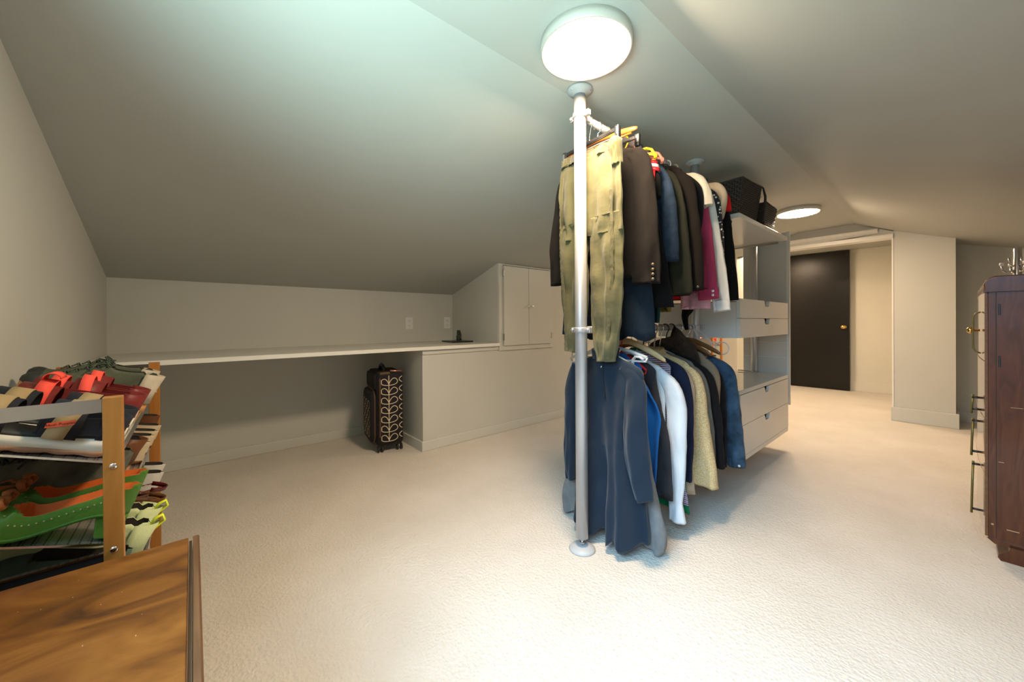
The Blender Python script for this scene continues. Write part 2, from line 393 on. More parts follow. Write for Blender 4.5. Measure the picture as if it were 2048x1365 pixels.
# ================================================================ CLOSET SYSTEM
XP = -1.02
def post(y, lab):
    t = thing('support_post', lab, 'post', (XP, y, 0), 0, 'floor to ceiling metal posts')
    MB().lathe([(0.0255, 0.052), (0.0255, 1.940)], seg=32).build('tube', M_alu, t)
    MB().lathe([(0.055, 0.0), (0.056, 0.003), (0.050, 0.010), (0.032, 0.016), (0.016, 0.019), (0.001, 0.020)], seg=40).build('foot', M_aluflat, t, label='round grey foot plate')
    b = MB(); b.lathe([(0.006, 0.018), (0.006, 0.053)], seg=12); b.lathe([(0.010, 0.024), (0.011, 0.026), (0.011, 0.031), (0.010, 0.033)], seg=6, smooth=False)
    b.build('levelling_screw', M_steel, t, label='zinc levelling screw')
    MB().lathe([(0.0262, 1.936), (0.0275, 1.940), (0.046, 1.947), (0.0530, 1.955), (0.0535, CE-0.0005), (0.001, CE-0.0005)], seg=40).build('ceiling_plate', M_aluflat, t, label='round grey ceiling plate')
    for k in range(3):
        a = k*2*pi/3+0.4
        MB().lathe([(0.004, 1.947), (0.004, 1.952)], (0.044*cos(a), 0.044*sin(a), 0), 10).build('screw', M_steel, t)
    return t
PY = (1.26, 2.37, 3.44)
post(PY[0], 'nearest floor-to-ceiling metal post, standing clear in front of the clothes')
post(PY[1], 'middle metal post between the clothes and the white drawers')
post(PY[2], 'furthest metal post, behind the white drawer units')
def clothes_rail(z, lab):
    t = thing('clothes_rail', lab, 'clothes rail', (XP, 0, z), 0, 'metal clothes rails between two posts')
    MB().lathe([(0.0155, PY[0]+0.04), (0.0155, PY[1]-0.04)], seg=20, axis=1).build('rod', M_alu, t)
    for y, s in ((PY[0], 1), (PY[1], -1)):
        b = MB(); b.lathe([(0.029, -0.011), (0.031, -0.008), (0.031, 0.008), (0.029, 0.011)], (0, y, 0), 24)
        for e in (-1, 1):
            b.box(e*0.040-0.009, e*0.040+0.009, y-0.006, y+0.012, -0.011, 0.011)
            b.lathe([(0.006, -0.008), (0.007, -0.006), (0.007, 0.0)], (e*0.040, y-0.006 if s > 0 else y+0.012, 0), 10, 1)
        b.box(-0.014, 0.014, min(y+s*0.028, y+s*0.055), max(y+s*0.028, y+s*0.055), -0.014, 0.014)
        b.build('clamp', M_alu, t, bevel=0.002, label='metal clamp bracket with screws')
clothes_rail(1.850, 'upper metal clothes rail, high near the ceiling')
clothes_rail(0.938, 'lower metal clothes rail at waist height')

# white shelf, two floating drawer units
UX0, UX1, UY0, UY1 = -1.285, -0.785, 2.41, 3.40
t = thing('shelf_board', 'white shelf board at the top, carrying two black baskets', 'shelf', (-1.035, 2.9, 1.575))
MB().box(UX0+1.035, UX1+1.035, UY0-2.9, UY1-2.9, 0, 0.027).build('board', M_lac, t, bevel=0.002)
for y in (UY0-2.9+0.03, UY1-2.9-0.03):
    MB().box(-0.20, 0.20, y-0.002, y+0.002, -0.018, -0.001).build('bracket', M_steel, t, bevel=0.001, label='thin dark metal shelf bracket')
MB().box(0.2505, 0.2512, -0.02, -0.018, 0.006, 0.021).build('cam_mark', M_dark, t)
def drawer_unit(z0, z1, nd, top, plinth, lab, dz0):
    t = thing('drawer_unit', lab, 'drawers', ((UX0+UX1)/2, (UY0+UY1)/2, z0), 0, 'white hanging drawer units')
    hx, hy, H = (UX1-UX0)/2, (UY1-UY0)/2, z1-z0
    b = MB(); fx = hx-0.020
    zt = H-0.026 if top else H-0.02
    b.box(-hx, fx, -hy, -hy+0.016, 0, zt); b.box(-hx, fx, hy-0.016, hy, 0, zt); b.box(-hx, -hx+0.012, -hy+.016, hy-.016, 0, zt)
    b.box(-hx+.012, fx, -hy+.016, hy-.016, 0, 0.016)
    b.build('carcass', M_lac, t)
    if top: MB().box(-hx, hx-0.001, -hy-0.001, hy+0.001, H-0.025, H).build('top_board', M_lacglossy, t, bevel=0.002)
    if plinth: MB().box(fx+0.001, hx-0.001, -hy, hy, 0, plinth-0.002).build('bottom_rail', M_lac, t, bevel=0.001)
    zs = plinth; ze = (H-0.0265 if top else H); n = nd
    for k in range(n):
        a = zs+(ze-zs)*k/n+0.0008; e = zs+(ze-zs)*(k+1)/n-0.0018
        nw, nd_, c = 0.060, 0.038, 0.0  # notch
        poly = [(-hy, a), (hy, a), (hy, e), (c+nw, e), (c+nw*0.86, e-0.006), (c+nw*0.62, e-nd_+0.004), (c+nw*0.5, e-nd_), (c-nw*0.5, e-nd_), (c-nw*0.62, e-nd_+0.004), (c-nw*0.86, e-0.006), (c-nw, e), (-hy, e)]
        fo = MB().prism(poly, fx+0.001, hx, 0).build('drawer_front', M_lac, t)
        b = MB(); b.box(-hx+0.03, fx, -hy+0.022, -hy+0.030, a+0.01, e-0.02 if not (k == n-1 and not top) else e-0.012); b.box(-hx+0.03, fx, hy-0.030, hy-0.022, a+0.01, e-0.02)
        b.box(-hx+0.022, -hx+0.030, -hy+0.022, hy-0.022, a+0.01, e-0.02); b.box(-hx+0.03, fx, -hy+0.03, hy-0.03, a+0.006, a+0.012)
        b.build('drawer_box', M_drawershade, t)
    return t
M_lacglossy = paint('white_lacquer_top', (0.66, 0.66, 0.62), 0.10, 0.005)
M_drawershade = paint('drawer_inner_shade', (0.05, 0.045, 0.04), 0.6)  # near-black colour stands for the shade inside the drawers behind the notches
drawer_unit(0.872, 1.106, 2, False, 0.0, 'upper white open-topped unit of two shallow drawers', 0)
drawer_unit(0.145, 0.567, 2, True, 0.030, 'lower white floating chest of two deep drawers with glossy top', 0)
# tall panel behind the units
t = thing('back_panel', 'tall narrow pale cabinet panel behind the white drawers', 'panel', (-0.945, 3.47, 0.33))
MB().box(-0.158, 0.136, -0.009, 0.009, 0, 1.322).build('face', M_wall, t)
MB().box(0.1365, 0.158, -0.010, 0.010, 0, 1.326).build('front_edge', M_lac, t, bevel=0.001)
for z in (0.358, 0.474):
    MB().box(-0.158, 0.136, -0.013, -0.0095, z, z+0.006).build('pale_strip', M_lac, t)  # thin pale strips across the panel face
for z, lab in ((0.574, 'steel bracket lying on the lower white chest at the far post'), ):
    t = thing('support_bracket', lab, 'bracket', (XP, 3.30, z-0.004))
    MB().tube([(-0.09, 0.06, 0.006), (0.0, 0.06, 0.006), (0.03, 0.062, 0.008)], 0.004, 8).build('arm', M_steel, t)
    MB().tube(arc((0.04, 0.06, 0.010), 0.011, 0, 360, 14, 'xy')[:-1], 0.003, 6, closed=True).build('ring', M_steel, t)

# baskets
M_weave = mat('black_woven_strap', (0.014, 0.012, 0.011), 0.28)
M_weaveb = mat('dark_basket_lining', (0.02, 0.017, 0.016), 0.7)
def basket(x, y, z, wx, wy, h, lab, handle=True, fl=1.18, rz=0):
    t = thing('storage_basket', lab, 'basket', (x, y, z), rz, 'black woven baskets on the top shelf')
    b = MB(); k = fl; hx, hy = wx/2, wy/2; i = 0.010
    for (z0, s0, z1, s1) in ((0, 1/k, h, 1),):
        o0 = [(-hx*s0, -hy*s0), (hx*s0, -hy*s0), (hx*s0, hy*s0), (-hx*s0, hy*s0)]; o1 = [(p[0]*s1/s0, p[1]*s1/s0) for p in o0]
        sh = lambda p: (p[0]-math.copysign(i, p[0]), p[1]-math.copysign(i, p[1]))
        rows = [[(*p, 0) for p in o0], [(*p, h) for p in o1], [(*sh(p), h) for p in o1], [(*sh(p), 0.01) for p in o0]]
        b.grid(rows, closed=True, smooth=False); n = len(b.v); b.f.append((n-4, n-3, n-2, n-1)); b.sm.append(False)
        b.f.append((n-16, n-13, n-14, n-15)); b.sm.append(False)
    b.build('body', M_weaveb, t)
    # raised strap weave on the outer walls
    for side in range(4):
        m = MB(); L = (wx if side % 2 == 0 else wy); nu = max(6, int(L/0.0155)); nv = int(h/0.0125)
        for a in range(nu):
            for c in range(nv):
                if (a+c) % 2: continue
                u0, u1 = (a+0.08)/nu, (a+0.92)/nu; v0, v1 = (c-0.35)/nv, (c+0.95)/nv
                v0 = max(v0, 0.0); pts = []
                for (u, v, off) in ((u0, v0, 0.0005), (u1, v0, 0.0005), (u1, v1, 0.0005), (u0, v1, 0.0005), ((u0+u1)/2, (v0+v1)/2, 0.0042)):
                    s = (1/k)+(1-1/k)*v; q = (u-0.5)*2
                    if side == 0: p = (q*hx*s, -hy*s-off, v*h)
                    elif side == 2: p = (q*hx*s, hy*s+off, v*h)
                    elif side == 1: p = (hx*s+off, q*hy*s, v*h)
                    else: p = (-hx*s-off, q*hy*s, v*h)
                    pts.append(p)
                m.add(pts, [(0, 1, 4), (1, 2, 4), (2, 3, 4), (3, 0, 4)])
        o = m.build('woven_side', M_weave, t); o['kind'] = 'stuff'
    b = MB(); b.tube([(-hx, -hy, h), (hx, -hy, h), (hx, hy, h), (-hx, hy, h)], 0.006, 8, closed=True); b.build('rim', M_weaveb, t)
    if handle:
        for s in (-1, 1):
            pts = [(s*hx*0.98, hy*0.25+0.07*cos(a)-hy*0.25, h+0.0+0.055*sin(a)) for a in [pi*i/12 for i in range(13)]] if False else [(s*0.055*cos(a), hy*0.99+0.012*sin(a), h-0.06+0.07*sin(a)) for a in [pi*i/12 for i in range(13)]]
            if s > 0: MB().tube([(p[0], p[1], p[2]) for p in pts], 0.008, 8, flat=0.5).build('handle', M_weaveb, t, label='thick black strap handle')
    return t
b1 = basket(-1.00, 2.70, 1.6025, 0.40, 0.29, 0.245, 'larger black woven basket at the near end of the white shelf', handle=False, rz=radians(-4))
MB().tube([(0.150, 0.142, 0.235), (0.18, 0.155, 0.262), (0.196, 0.175, 0.245), (0.203, 0.190, 0.19), (0.200, 0.192, 0.12), (0.190, 0.188, 0.03)], [0.007, 0.009, 0.010, 0.014, 0.018, 0.020], 8, flat=0.4).build('handle', M_weaveb, b1, label='thick black strap handle hanging down the side')
MB().tube([(-0.10, -0.15, 0.22), (-0.06, -0.175, 0.25), (0.0, -0.175, 0.235), (0.02, -0.152, 0.20)], 0.006, 8).build('handle', M_beigepl, b1, label='small beige handle')
basket(-0.98, 3.12, 1.6025, 0.34, 0.24, 0.185, 'smaller black woven basket at the far end of the white shelf', handle=False)

# ================================================================ SUITCASE
M_case = fabric('black_canvas', (0.020, 0.018, 0.022), 0.75, 0.1, 0.1, 1400)
M_cream = mat('cream_print', (0.68, 0.56, 0.38), 0.7)
M_tanl = mat('brown_leather_trim', (0.10, 0.055, 0.022), 0.5)
sc = thing('suitcase', 'black wheeled cabin suitcase with a cream leaf-stem print', 'suitcase', (-2.912, 1.160, 0), radians(-10))
def rounded(w, d, r, n=5):
    out = []
    for cx, cy, a0 in ((w-r, d-r, 0), (-w+r, d-r, 90), (-w+r, -d+r, 180), (w-r, -d+r, 270)):
        for i in range(n+1):
            a = radians(a0+90*i/n); out.append((cx+r*cos(a), cy+r*sin(a)))
    return out
b = MB(); rows = []
for z, s in ((0.062, 0.93), (0.070, 0.98), (0.090, 1.0), (0.57, 1.0), (0.592, 0.97), (0.602, 0.9)):
    rows.append([(x*(1 if s > .99 else s), y*s, z) for x, y in rounded(0.185, 0.098, 0.03)])
b.grid(rows, closed=True, smooth=True); n = len(rows[0]); b.f.append(tuple(range(n))); b.sm.append(False); L0 = len(b.v)-n; b.f.append(tuple(L0+i for i in range(n))); b.sm.append(False)
b.build('shell', M_case, sc)
# front pocket, facing -y
b = MB(); rows = []
for y, s in ((-0.094, 1.0), (-0.126, 1.0), (-0.138, 0.95), (-0.142, 0.86)):
    rows.append([(x*s-0.005, y, z*s+0.27) for x, z in rounded(0.165, 0.195, 0.07, 6)])
b.grid(rows, closed=True); n = len(rows[0]); L0 = len(b.v)-n; b.f.append(tuple(L0+i for i in range(n))); b.sm.append(True)
b.build('front_pocket', M_case, sc)
b = MB(); rows = []
for y, s in ((-0.094, 1.0), (-0.108, 1.0), (-0.113, 0.94)):
    rows.append([(x*s-0.005, y, z*s+0.53) for x, z in rounded(0.165, 0.058, 0.03, 4)])
b.grid(rows, closed=True); n = len(rows[0]); L0 = len(b.v)-n; b.f.append(tuple(L0+i for i in range(n))); b.sm.append(True)
b.build('top_pocket', M_case, sc)
for yy, zc, hz in ((-0.110, 0.27, 0.198),):
    MB().tube([(x*1.01-0.005, yy, z*1.01+zc) for x, z in rounded(0.166, hz, 0.07, 6)], 0.0055, 6, closed=True).build('zip', M_tanl, sc, label='brown leather zip band')
MB().tube([(0.187-0.02, -0.076, 0.10), (0.183, -0.076, 0.13), (0.185, -0.076, 0.30), (0.185, -0.076, 0.54), (0.168, -0.074, 0.592)], 0.006, 6).build('zip', M_tanl, sc, label='brown leather zip band')
# printed stems on the narrow side (x = +0.186)
XS = 0.1862
def ribbon(pts, wd=0.0026, nrm=(1, 0, 0)):
    b = MB(); P = [Vector(p) for p in pts]; nv = Vector(nrm); rows = []
    for i in range(len(P)):
        t = (P[min(i+1, len(P)-1)]-P[max(i-1, 0)]).normalized(); a = t.cross(nv)*wd
        rows.append([P[i]+a, P[i]+nv*0.0006, P[i]-a])
    b.grid(rows); return b
st = MB()
def addrib(pts, **k):
    r_ = ribbon(pts, **k); o = len(st.v); st.v.extend(r_.v); st.f.extend([tuple(i+o for i in q) for q in r_.f]); st.sm.extend(r_.sm)
yc = -0.012
addrib([(XS, yc, 0.085+0.495*i/10) for i in range(11)])
def leaf(y, z, s, ln, hgt, clipy):
    pts = []
    for i in range(25):
        a = 2*pi*i/24; u = (1-cos(a))/2; v = sin(a)*0.5*(0.35+0.75*u)
        # along the leaf axis (tilted up), across
        ax = radians(38); yy = u*ln*cos(ax)-v*hgt*sin(ax); zz = u*ln*sin(ax)*0.9+v*hgt*cos(ax)
        pts.append((XS, y+s*yy, z+zz))
    pts = [p for p in pts if clipy[0] <= p[1] <= clipy[1]]
    run = []
    for p in pts:
        if run and (Vector(p)-Vector(run[-1])).length > 0.03:
            if len(run) > 1: addrib(run)
            run = []
        run.append(p)
    if len(run) > 1: addrib(run)
for k in range(7):
    z = 0.088+0.070*k
    leaf(yc, z, 1, 0.074, 0.058, (-1, 0.058)); leaf(yc, z, -1, 0.068, 0.055, (-0.066, 1))
    z2 = z+0.036
    addrib([(XS-0.001, 0.086-0.022*sin(pi*i/8), z2-0.018+0.045*i/8) for i in range(9)])
st.build('leaf_print', M_cream, sc, label='cream printed stems and leaves')
st = MB(); XS = 0
for k in range(4):
    zc = 0.15+0.07*k
    for j in range(3):
        x0 = 0.10-0.09*j
        addrib([(x0+0.034*cos(a), -0.1425, zc+0.030*sin(a)) for a in [2*pi*i/14 for i in range(15)]], nrm=(0, -1, 0))
st.build('leaf_print', M_cream, sc, label='cream leaf print on the pocket')
b = MB(); b.tube([(-0.04, -0.03, 0.600), (-0.035, -0.03, 0.628), (0.0, -0.03, 0.648), (0.06, -0.03, 0.642), (0.10, -0.03, 0.628), (0.105, -0.03, 0.600)], 0.013, 10); b.build('carry_handle', M_dark, sc)
MB().tube([(0.17, 0.00, 0.614), (0.165, 0.088, 0.606)], 0.007, 8).build('telescopic_handle', mat('copper_metal', (0.75, 0.38, 0.26), 0.3, 0.9), sc, label='copper coloured pull handle')
MB().box(0.10, 0.18, -0.075, 0.0, 0.585, 0.604).build('corner_trim', M_tanl, sc, bevel=0.004)
for x in (-0.145, 0.145):
    for y in (-0.070, 0.072):
        w_ = MB().box(x-0.016, x+0.016, y-0.016, y+0.016, 0.045, 0.066).build('caster', M_dark, sc, bevel=0.004)
        for s in (-1, 1):
            MB().lathe([(0.010, -0.008), (0.0225, -0.006), (0.0235, 0.0), (0.0225, 0.006), (0.010, 0.008)], (x, y+s*0.015, 0.0235), 20, 1).build('wheel', M_dark, w_)

# ================================================================ DARK TALL DRESSER (right)
dr = thing('tall_dresser', 'dark mahogany tall dresser with rounded top and brass pulls', 'dresser', (0.10, 2.47, 0), radians(-0.6))
DW, DD, ZT = 0.82, 0.50, 1.150
b = MB(); b.box(0.004, DD, 0, 0.020, 0.075, 1.085); b.box(0.004, DD, DW-0.020, DW, 0.075, 1.085); b.box(0.02, DD, 0.02, DW-0.02, 0.075, 0.095); b.box(DD-0.01, DD, 0.02, DW-0.02, 0.095, 1.085); b.box(0.02, DD-0.01, 0.02, DW-.02, 0.10, 1.08)
b.build('carcass', M_mahog, dr, bevel=0.002)
# rounded waterfall top
pts = [(-0.006, 1.086), (-0.006, 1.108)]+[(0.026-0.034*cos(radians(a)), 1.108+0.040*sin(radians(a))) for a in (10, 25, 40, 55, 70, 85, 90)]+[(DD, 1.148), (DD, 1.086)]
MB().prism([(p[0], p[1]) for p in pts], -0.010, DW+0.010, 1).build('top', M_mahog, dr, bevel=0.004, seg=3)
MB().box(-0.008, DD, -0.013, -0.0095, 1.084, 1.090).build('bead', M_mahog, dr)
# base plinth
MB().prism([(0.035, 0.0), (0.028, 0.012), (0.030, 0.022), (0.055, 0.045), (0.058, 0.060), (0.058, 0.074), (DD, 0.074), (DD, 0)], -0.004, DW+0.004, 1).build('plinth', M_mahog, dr)
MB().prism([(0.0, 0.080), (0.02, 0.062), (DD, 0.062), (DD, 0.080)], -0.004, 0.0, 1).build('base_moulding', M_mahog, dr)
# bowed front: upper door and two deep drawers below, set proud
def frontpiece(z0, z1, bow, name):
    b = MB(); rows = []
    for z in (z0, z1):
        rows.append([(-0.002-bow*sin(pi*i/16)**0.8, 0.004+(DW-0.008)*i/16, z) for i in range(17)])
    n = 17; vs = rows[0]+rows[1]+[(0.018, p[1], z0) for p in rows[0]]+[(0.018, p[1], z1) for p in rows[1]]
    fs = [(i, i+1, n+i+1, n+i) for i in range(n-1)]+[(2*n+i, 3*n+i, 3*n+i+1, 2*n+i+1) for i in range(n-1)]+[(n+i, n+i+1, 3*n+i+1, 3*n+i) for i in range(n-1)]+[(i, 2*n+i, 2*n+i+1, i+1) for i in range(n-1)]+[(0, n, 3*n, 2*n), (n-1, 3*n-1, 4*n-1, 2*n-1)]
    b.add(vs, fs, False); return b.build(name, M_mahogf, dr, bevel=0.002)
fd = frontpiece(0.800, 1.083, 0.010, 'door')
f1 = frontpiece(0.565, 0.797, 0.012, 'drawer_front'); f2 = frontpiece(0.335, 0.562, 0.013, 'drawer_front'); f3 = frontpiece(0.088, 0.332, 0.014, 'drawer_front')
MB().box(-0.004, 0.004, -0.001, 0.003, 0.085, 1.083).build('corner_strip', M_walnutdark, dr)
def pull(par, y, z0, z1, flat=False):
    b = MB()
    if flat:
        b.tube([(-0.036, y, z0), (-0.034, y, (z0+z1)/2), (-0.031, y, z1)], 0.004, 8)
    else:
        b.tube([(-0.010, y, z0), (-0.024, y, z0+0.006), (-0.031, y, z0+0.02), (-0.032, y, (z0+z1)/2), (-0.031, y, z1-0.02), (-0.024, y, z1-0.006), (-0.010, y, z1)], 0.003, 8)
    return b.build('handle', M_oldbrass, par, label='long dull brass bar pull')
pull(fd, 0.15, 0.825, 1.005)
MB().lathe([(0.005, -0.012), (0.005, -0.028), (0.014, -0.034), (0.015, -0.042), (0.008, -0.050), (0.001, -0.051)], (0, 0.16, 0.925), 16, 0).build('knob', M_brass, fd, label='small round brass knob')
for fp, za, zb in ((f1, 0.550, 0.635), (f2, 0.360, 0.530), (f3, 0.100, 0.335)):
    pull(fp, 0.20, za, zb, True)
    for z in (za+0.02, zb-0.012):
        MB().tube([(-0.008, 0.20, z), (-0.034, 0.20, z)], [0.0045, 0.006], 8).build('standoff', M_dark, fp)
for z in (0.99, 0.78):
    MB().box(0.030, 0.036, -0.003, 0.0005, z, z+0.045).build('hinge', M_dark, dr, bevel=0.001)
MB().box(0.024, 0.0255, -0.0008, 0.0003, 0.085, 1.083).build('door_seam', M_hole, dr)
for (x, z, l, h) in ((0.060, 0.62, 0.03, 0.0015), (0.012, 0.135, 0.006, 0.006), (0.05, 0.128, 0.03, 0.003), (0.03, 0.395, 0.014, 0.002)):
    MB().box(x, x+l, -0.0006, 0.0003, z, z+h).build('scratch', M_stain, dr)

# coat stand beyond the dresser
cs = thing('coat_stand', 'brushed metal coat stand with curved hooks behind the dark dresser', 'coat stand', (0.262, 3.66, 0))
MB().lathe([(0.0165, 0.02), (0.0165, 1.385), (0.014, 1.39), (0.001, 1.391)], seg=24).build('pole', M_steel, cs)
MB().lathe([(0.15, 0), (0.15, 0.010), (0.02, 0.024)], seg=32).build('base', M_steel, cs)
for k in range(4):
    a = radians(200+90*k); d_ = Vector((cos(a), sin(a), 0))
    P = [(0.017, 1.245), (0.020, 1.262), (0.030, 1.250), (0.045, 1.250), (0.058, 1.262), (0.062, 1.29)]
    h_ = MB().tube([tuple(d_*p[0]+Vector((0, 0, p[1]))) for p in P], 0.0045, 8).build('hook', M_steel, cs)
    MB().lathe([(0.004, -0.004), (0.009, 0), (0.009, 0.012), (0.004, 0.016)], tuple(d_*0.062+Vector((0, 0, 1.292))), 12).build('hook_tip', M_wplastic, h_)
    P = [(0.012, 1.28), (0.030, 1.30), (0.034, 1.335)]
    MB().tube([tuple(d_*p[0]+Vector((0, 0, p[1]))) for p in P], 0.004, 8).build('hook', M_steel, cs)

# ================================================================ LOW WALNUT CHEST (near left)
ch = thing('walnut_chest', 'low walnut-topped chest in the near corner', 'chest', (-0.75, -0.20, 0))
MB().box(-0.245, 0.30, -0.192, 0.190, 0.0, 0.505).build('body', M_walnutdark, ch, bevel=0.003)
MB().box(-0.250, 0.32, -0.195, 0.1905, 0.508, 0.540).build('top', M_walnut, ch, bevel=0.002)
MB().box(-0.2495, 0.32, 0.1915, 0.196, 0.508, 0.532).build('groove', M_walnutdark, ch)
MB().prism([(0.1962, 0.508), (0.207, 0.508), (0.2075, 0.536), (0.205, 0.539), (0.1975, 0.539)], -0.252, 0.32, 0).build('edge_moulding', M_walnutdark, ch, label='dark grooved edge moulding')
rnd = random.Random(4)
for k in range(26):
    x, y = rnd.uniform(-0.22, 0.12), rnd.uniform(-0.15, 0.17); l = rnd.uniform(0.0008, 0.003)
    MB().box(x, x+l, y, y+0.0009, 0.5399, 0.5403).build('scratch', M_stain if k else M_wplastic, ch)

# ================================================================ SHOE RACK
def shoe_rack(x, y, rz, lab, grp='wood and metal shoe racks'):
    """local: length along -x from 0, depth along -y from 0 (front at y=0), height z"""
    t = thing('shoe_rack', lab, 'shoe rack', (x, y, 0), rz, grp)
    Lr, Dr = 1.06, 0.275
    for (px, py, h) in ((0, -0.0, 0.833), (0, -Dr+0.027, 0.833), (-Lr, 0.0, 0.818), (-Lr, -Dr+0.034, 0.818)):
        w_ = 0.0275 if px == 0 else 0.033
        MB().box(px-0.020, px, py-w_, py, 0, h).build('post', M_rackwood, t, bevel=0.0018)
    for px, s in ((0, 1), (-Lr, 1)):
        zt = 0.830 if px == 0 else 0.812
        MB().box(px-0.006, px-0.003, -Dr+0.028 if px == 0 else -Dr+0.035, -0.0282 if px == 0 else -0.0335, zt-0.025, zt).build('side_rail', M_steel, t)
    b = MB(); b.box(-0.010, -0.003, -Dr+0.028, -0.028, 0.512, 0.534); b.build('lower_side_rail', M_dark, t, label='black lower rail')
    MB().box(-0.011, -0.001, -Dr+0.028, -0.028, 0.5345, 0.538).build('lower_rail_edge', M_chrome, t)
    for kz, z in enumerate((0.700, 0.540, 0.380, 0.220, 0.060)):
        # tilted perforated shelf, front lower
        dz = 0.36*(Dr-0.05)
        b = MB(); ya, yb = -0.018, -Dr+0.02
        b.add([(-Lr+0.018, ya, z), (-0.022, ya, z), (-0.022, yb, z+dz), (-Lr+0.018, yb, z+dz), (-Lr+0.018, ya, z+0.002), (-0.022, ya, z+0.002), (-0.022, yb, z+dz+0.002), (-Lr+0.018, yb, z+dz+0.002)],
              [(0, 3, 2, 1), (4, 5, 6, 7), (0, 1, 5, 4), (1, 2, 6, 5), (2, 3, 7, 6), (3, 0, 4, 7)])
        b.build('mesh_shelf', M_meshsteel, t, label='tilted perforated metal shelf')
        b = MB(); b.box(-Lr+0.02, -0.020, -0.020, -0.014, z-0.010, z+0.010); b.build('front_edge', M_chrome, t, bevel=0.002)
        MB().add([(-0.022, ya, z), (-0.0205, ya, z), (-0.0205, yb, z+dz), (-0.022, yb, z+dz), (-0.022, ya, z+0.004), (-0.0205, ya, z+0.004), (-0.0205, yb, z+dz+0.004), (-0.022, yb, z+dz+0.004)], [(0, 3, 2, 1), (4, 5, 6, 7), (0, 1, 5, 4), (1, 2, 6, 5), (2, 3, 7, 6), (3, 0, 4, 7)]).build('side_edge', M_chrome, t)
        for px in (0, -Lr):
            if z > 0.1: s_ = MB().lathe([(0.0001, 0.0022), (0.003, 0.0022), (0.0055, 0.0012), (0.006, 0.0)], (px, -0.0138, z), 16, 0).build('screw', M_chrome, t, label='cross-head screw')
    return t
M_meshsteel = mat('perforated_steel', (0.42, 0.43, 0.44), 0.28, 0.9)
_nt, _N, _L, _b = nodes(M_meshsteel)
_v = _N.new('ShaderNodeTexVoronoi'); _v.inputs['Scale'].default_value = 210; _v.inputs['Randomness'].default_value = 0
_L.new(coords(M_meshsteel), _v.inputs['Vector'])
ramp(M_meshsteel, _v.outputs['Distance'], [(0.30, (0.03, 0.03, 0.03)), (0.36, (0.6, 0.61, 0.62))])
RX, RY = -1.040, -0.104
rack = shoe_rack(RX, RY, 0, 'beech and chrome shoe rack filled with shoes beside the walnut chest')
# ================================================================ SHOES (local: +y = toe, heel at 0, z up)
def shelf_z(kz, y):   # y: world offset behind the front (positive), shelf surface height
    return (0.702, 0.542, 0.382)[kz]+0.36*max(0, y-0.018)
TILT = math.atan(0.36)
def smooth(a, b, t):
    t = max(0, min(1, (t-a)/(b-a))); return t*t*(3-2*t)
def outline(t, w):
    """half widths (left, right) of a sole at t along the foot"""
    h = 0.72*w*sqrt(max(0, 1-((t-0.14)/0.14)**2)) if t < 0.14 else None
    mid = 0.72+0.28*smooth(0.14, 0.68, t)-0.06*sin(pi*min(1, max(0, (t-0.14)/0.5)))
    if h is None: h = w*mid
    if t > 0.72: h = w*sqrt(max(0, 1-((t-0.72)/0.285)**2))**0.9
    return h
def sole_mb(L, w, prof, n=22):
    """prof(t) -> (z bottom, z top)"""
    b = MB(); lo = []; hi = []
    T = [i/n for i in range(n+1)]
    left = [(-max(outline(t, w), 0.004), t*L) for t in T]; right = [(max(outline(t, w), 0.004), t*L) for t in T]
    vs = []
    for i, t in enumerate(T):
        z0, z1 = prof(t); vs += [(left[i][0], left[i][1], z0), (right[i][0], right[i][1], z0), (right[i][0], right[i][1], z1), (left[i][0], left[i][1], z1)]
    fs = []
    for i in range(n):
        a = 4*i; c = a+4
        fs += [(a, a+1, c+1, c), (a+1, a+2, c+2, c+1), (a+2, a+3, c+3, c+2), (a+3, a, c, c+3)]
    fs += [(0, 3, 2, 1), (4*n, 4*n+1, 4*n+2, 4*n+3)]
    b.add(vs, fs, True); return b
def upper_mb(L, w, base, height, opening, n=26, m=28, pw=0.9, split=None):
    """base(t) height of the sole top, height(t) of the upper, opening(t) 0..1 share of the top that is open (interior dips down);
    split: a MB that receives the faces lining the opening"""
    b = MB(); rows = []; ins = []
    for i in range(n+1):
        t = i/n; hw = max(outline(t, w)*0.97, 0.004); H = height(t); g = opening(t); z0 = base(t); row = []; fl = []
        for k in range(m+1):
            th = pi*k/m; c, s_ = cos(th), sin(th); i_ = False
            x = -hw*math.copysign(abs(c)**pw, c); z = z0+H*abs(s_)**0.75
            if g > 0.01 and abs(x) < hw*g:       # inside the opening
                i_ = True; x = x*0.97; z = z0+0.004
            elif g > 0.01:
                z = z0+H*(0.25+0.75*min(1, abs(s_)*1.6)) if abs(s_) > 0 else z0
            row.append((x, t*L, z)); fl.append(i_)
        row[0] = (row[0][0], t*L, z0-0.001); row[-1] = (row[-1][0], t*L, z0-0.001); rows.append(row); ins.append(fl)
    vs = [p for r_ in rows for p in r_]; M1 = m+1; out = []; inn = []
    for i in range(n):
        for k in range(m):
            q = (i*M1+k, i*M1+k+1, (i+1)*M1+k+1, (i+1)*M1+k)
            (inn if (ins[i][k] or ins[i][k+1] or ins[i+1][k+1] or ins[i+1][k]) else out).append(q)
    b.add(vs, out if split is not None else out+inn, True)
    if split is not None: split.add(vs, inn, True)
    return b
def place(lab, cat, x, yoff, kz, rz=0, extra=0, group=None, dx=0, name=None):
    """shoe root on the rack: x world, heel at yoff behind the front edge, toe to the wall"""
    z = shelf_z(kz, yoff)+extra
    t = thing(name or cat.replace(' ', '_'), lab, cat, (x, RY-yoff, z), 0, group)
    t.rotation_euler = (TILT, 0, pi+radians(rz)); t.rotation_mode = 'XYZ'
    return t
leather = lambda n, c, r=0.4: fabric(n, c, r, 0.1, 0.08, 500, 0, (20, 20, 20))
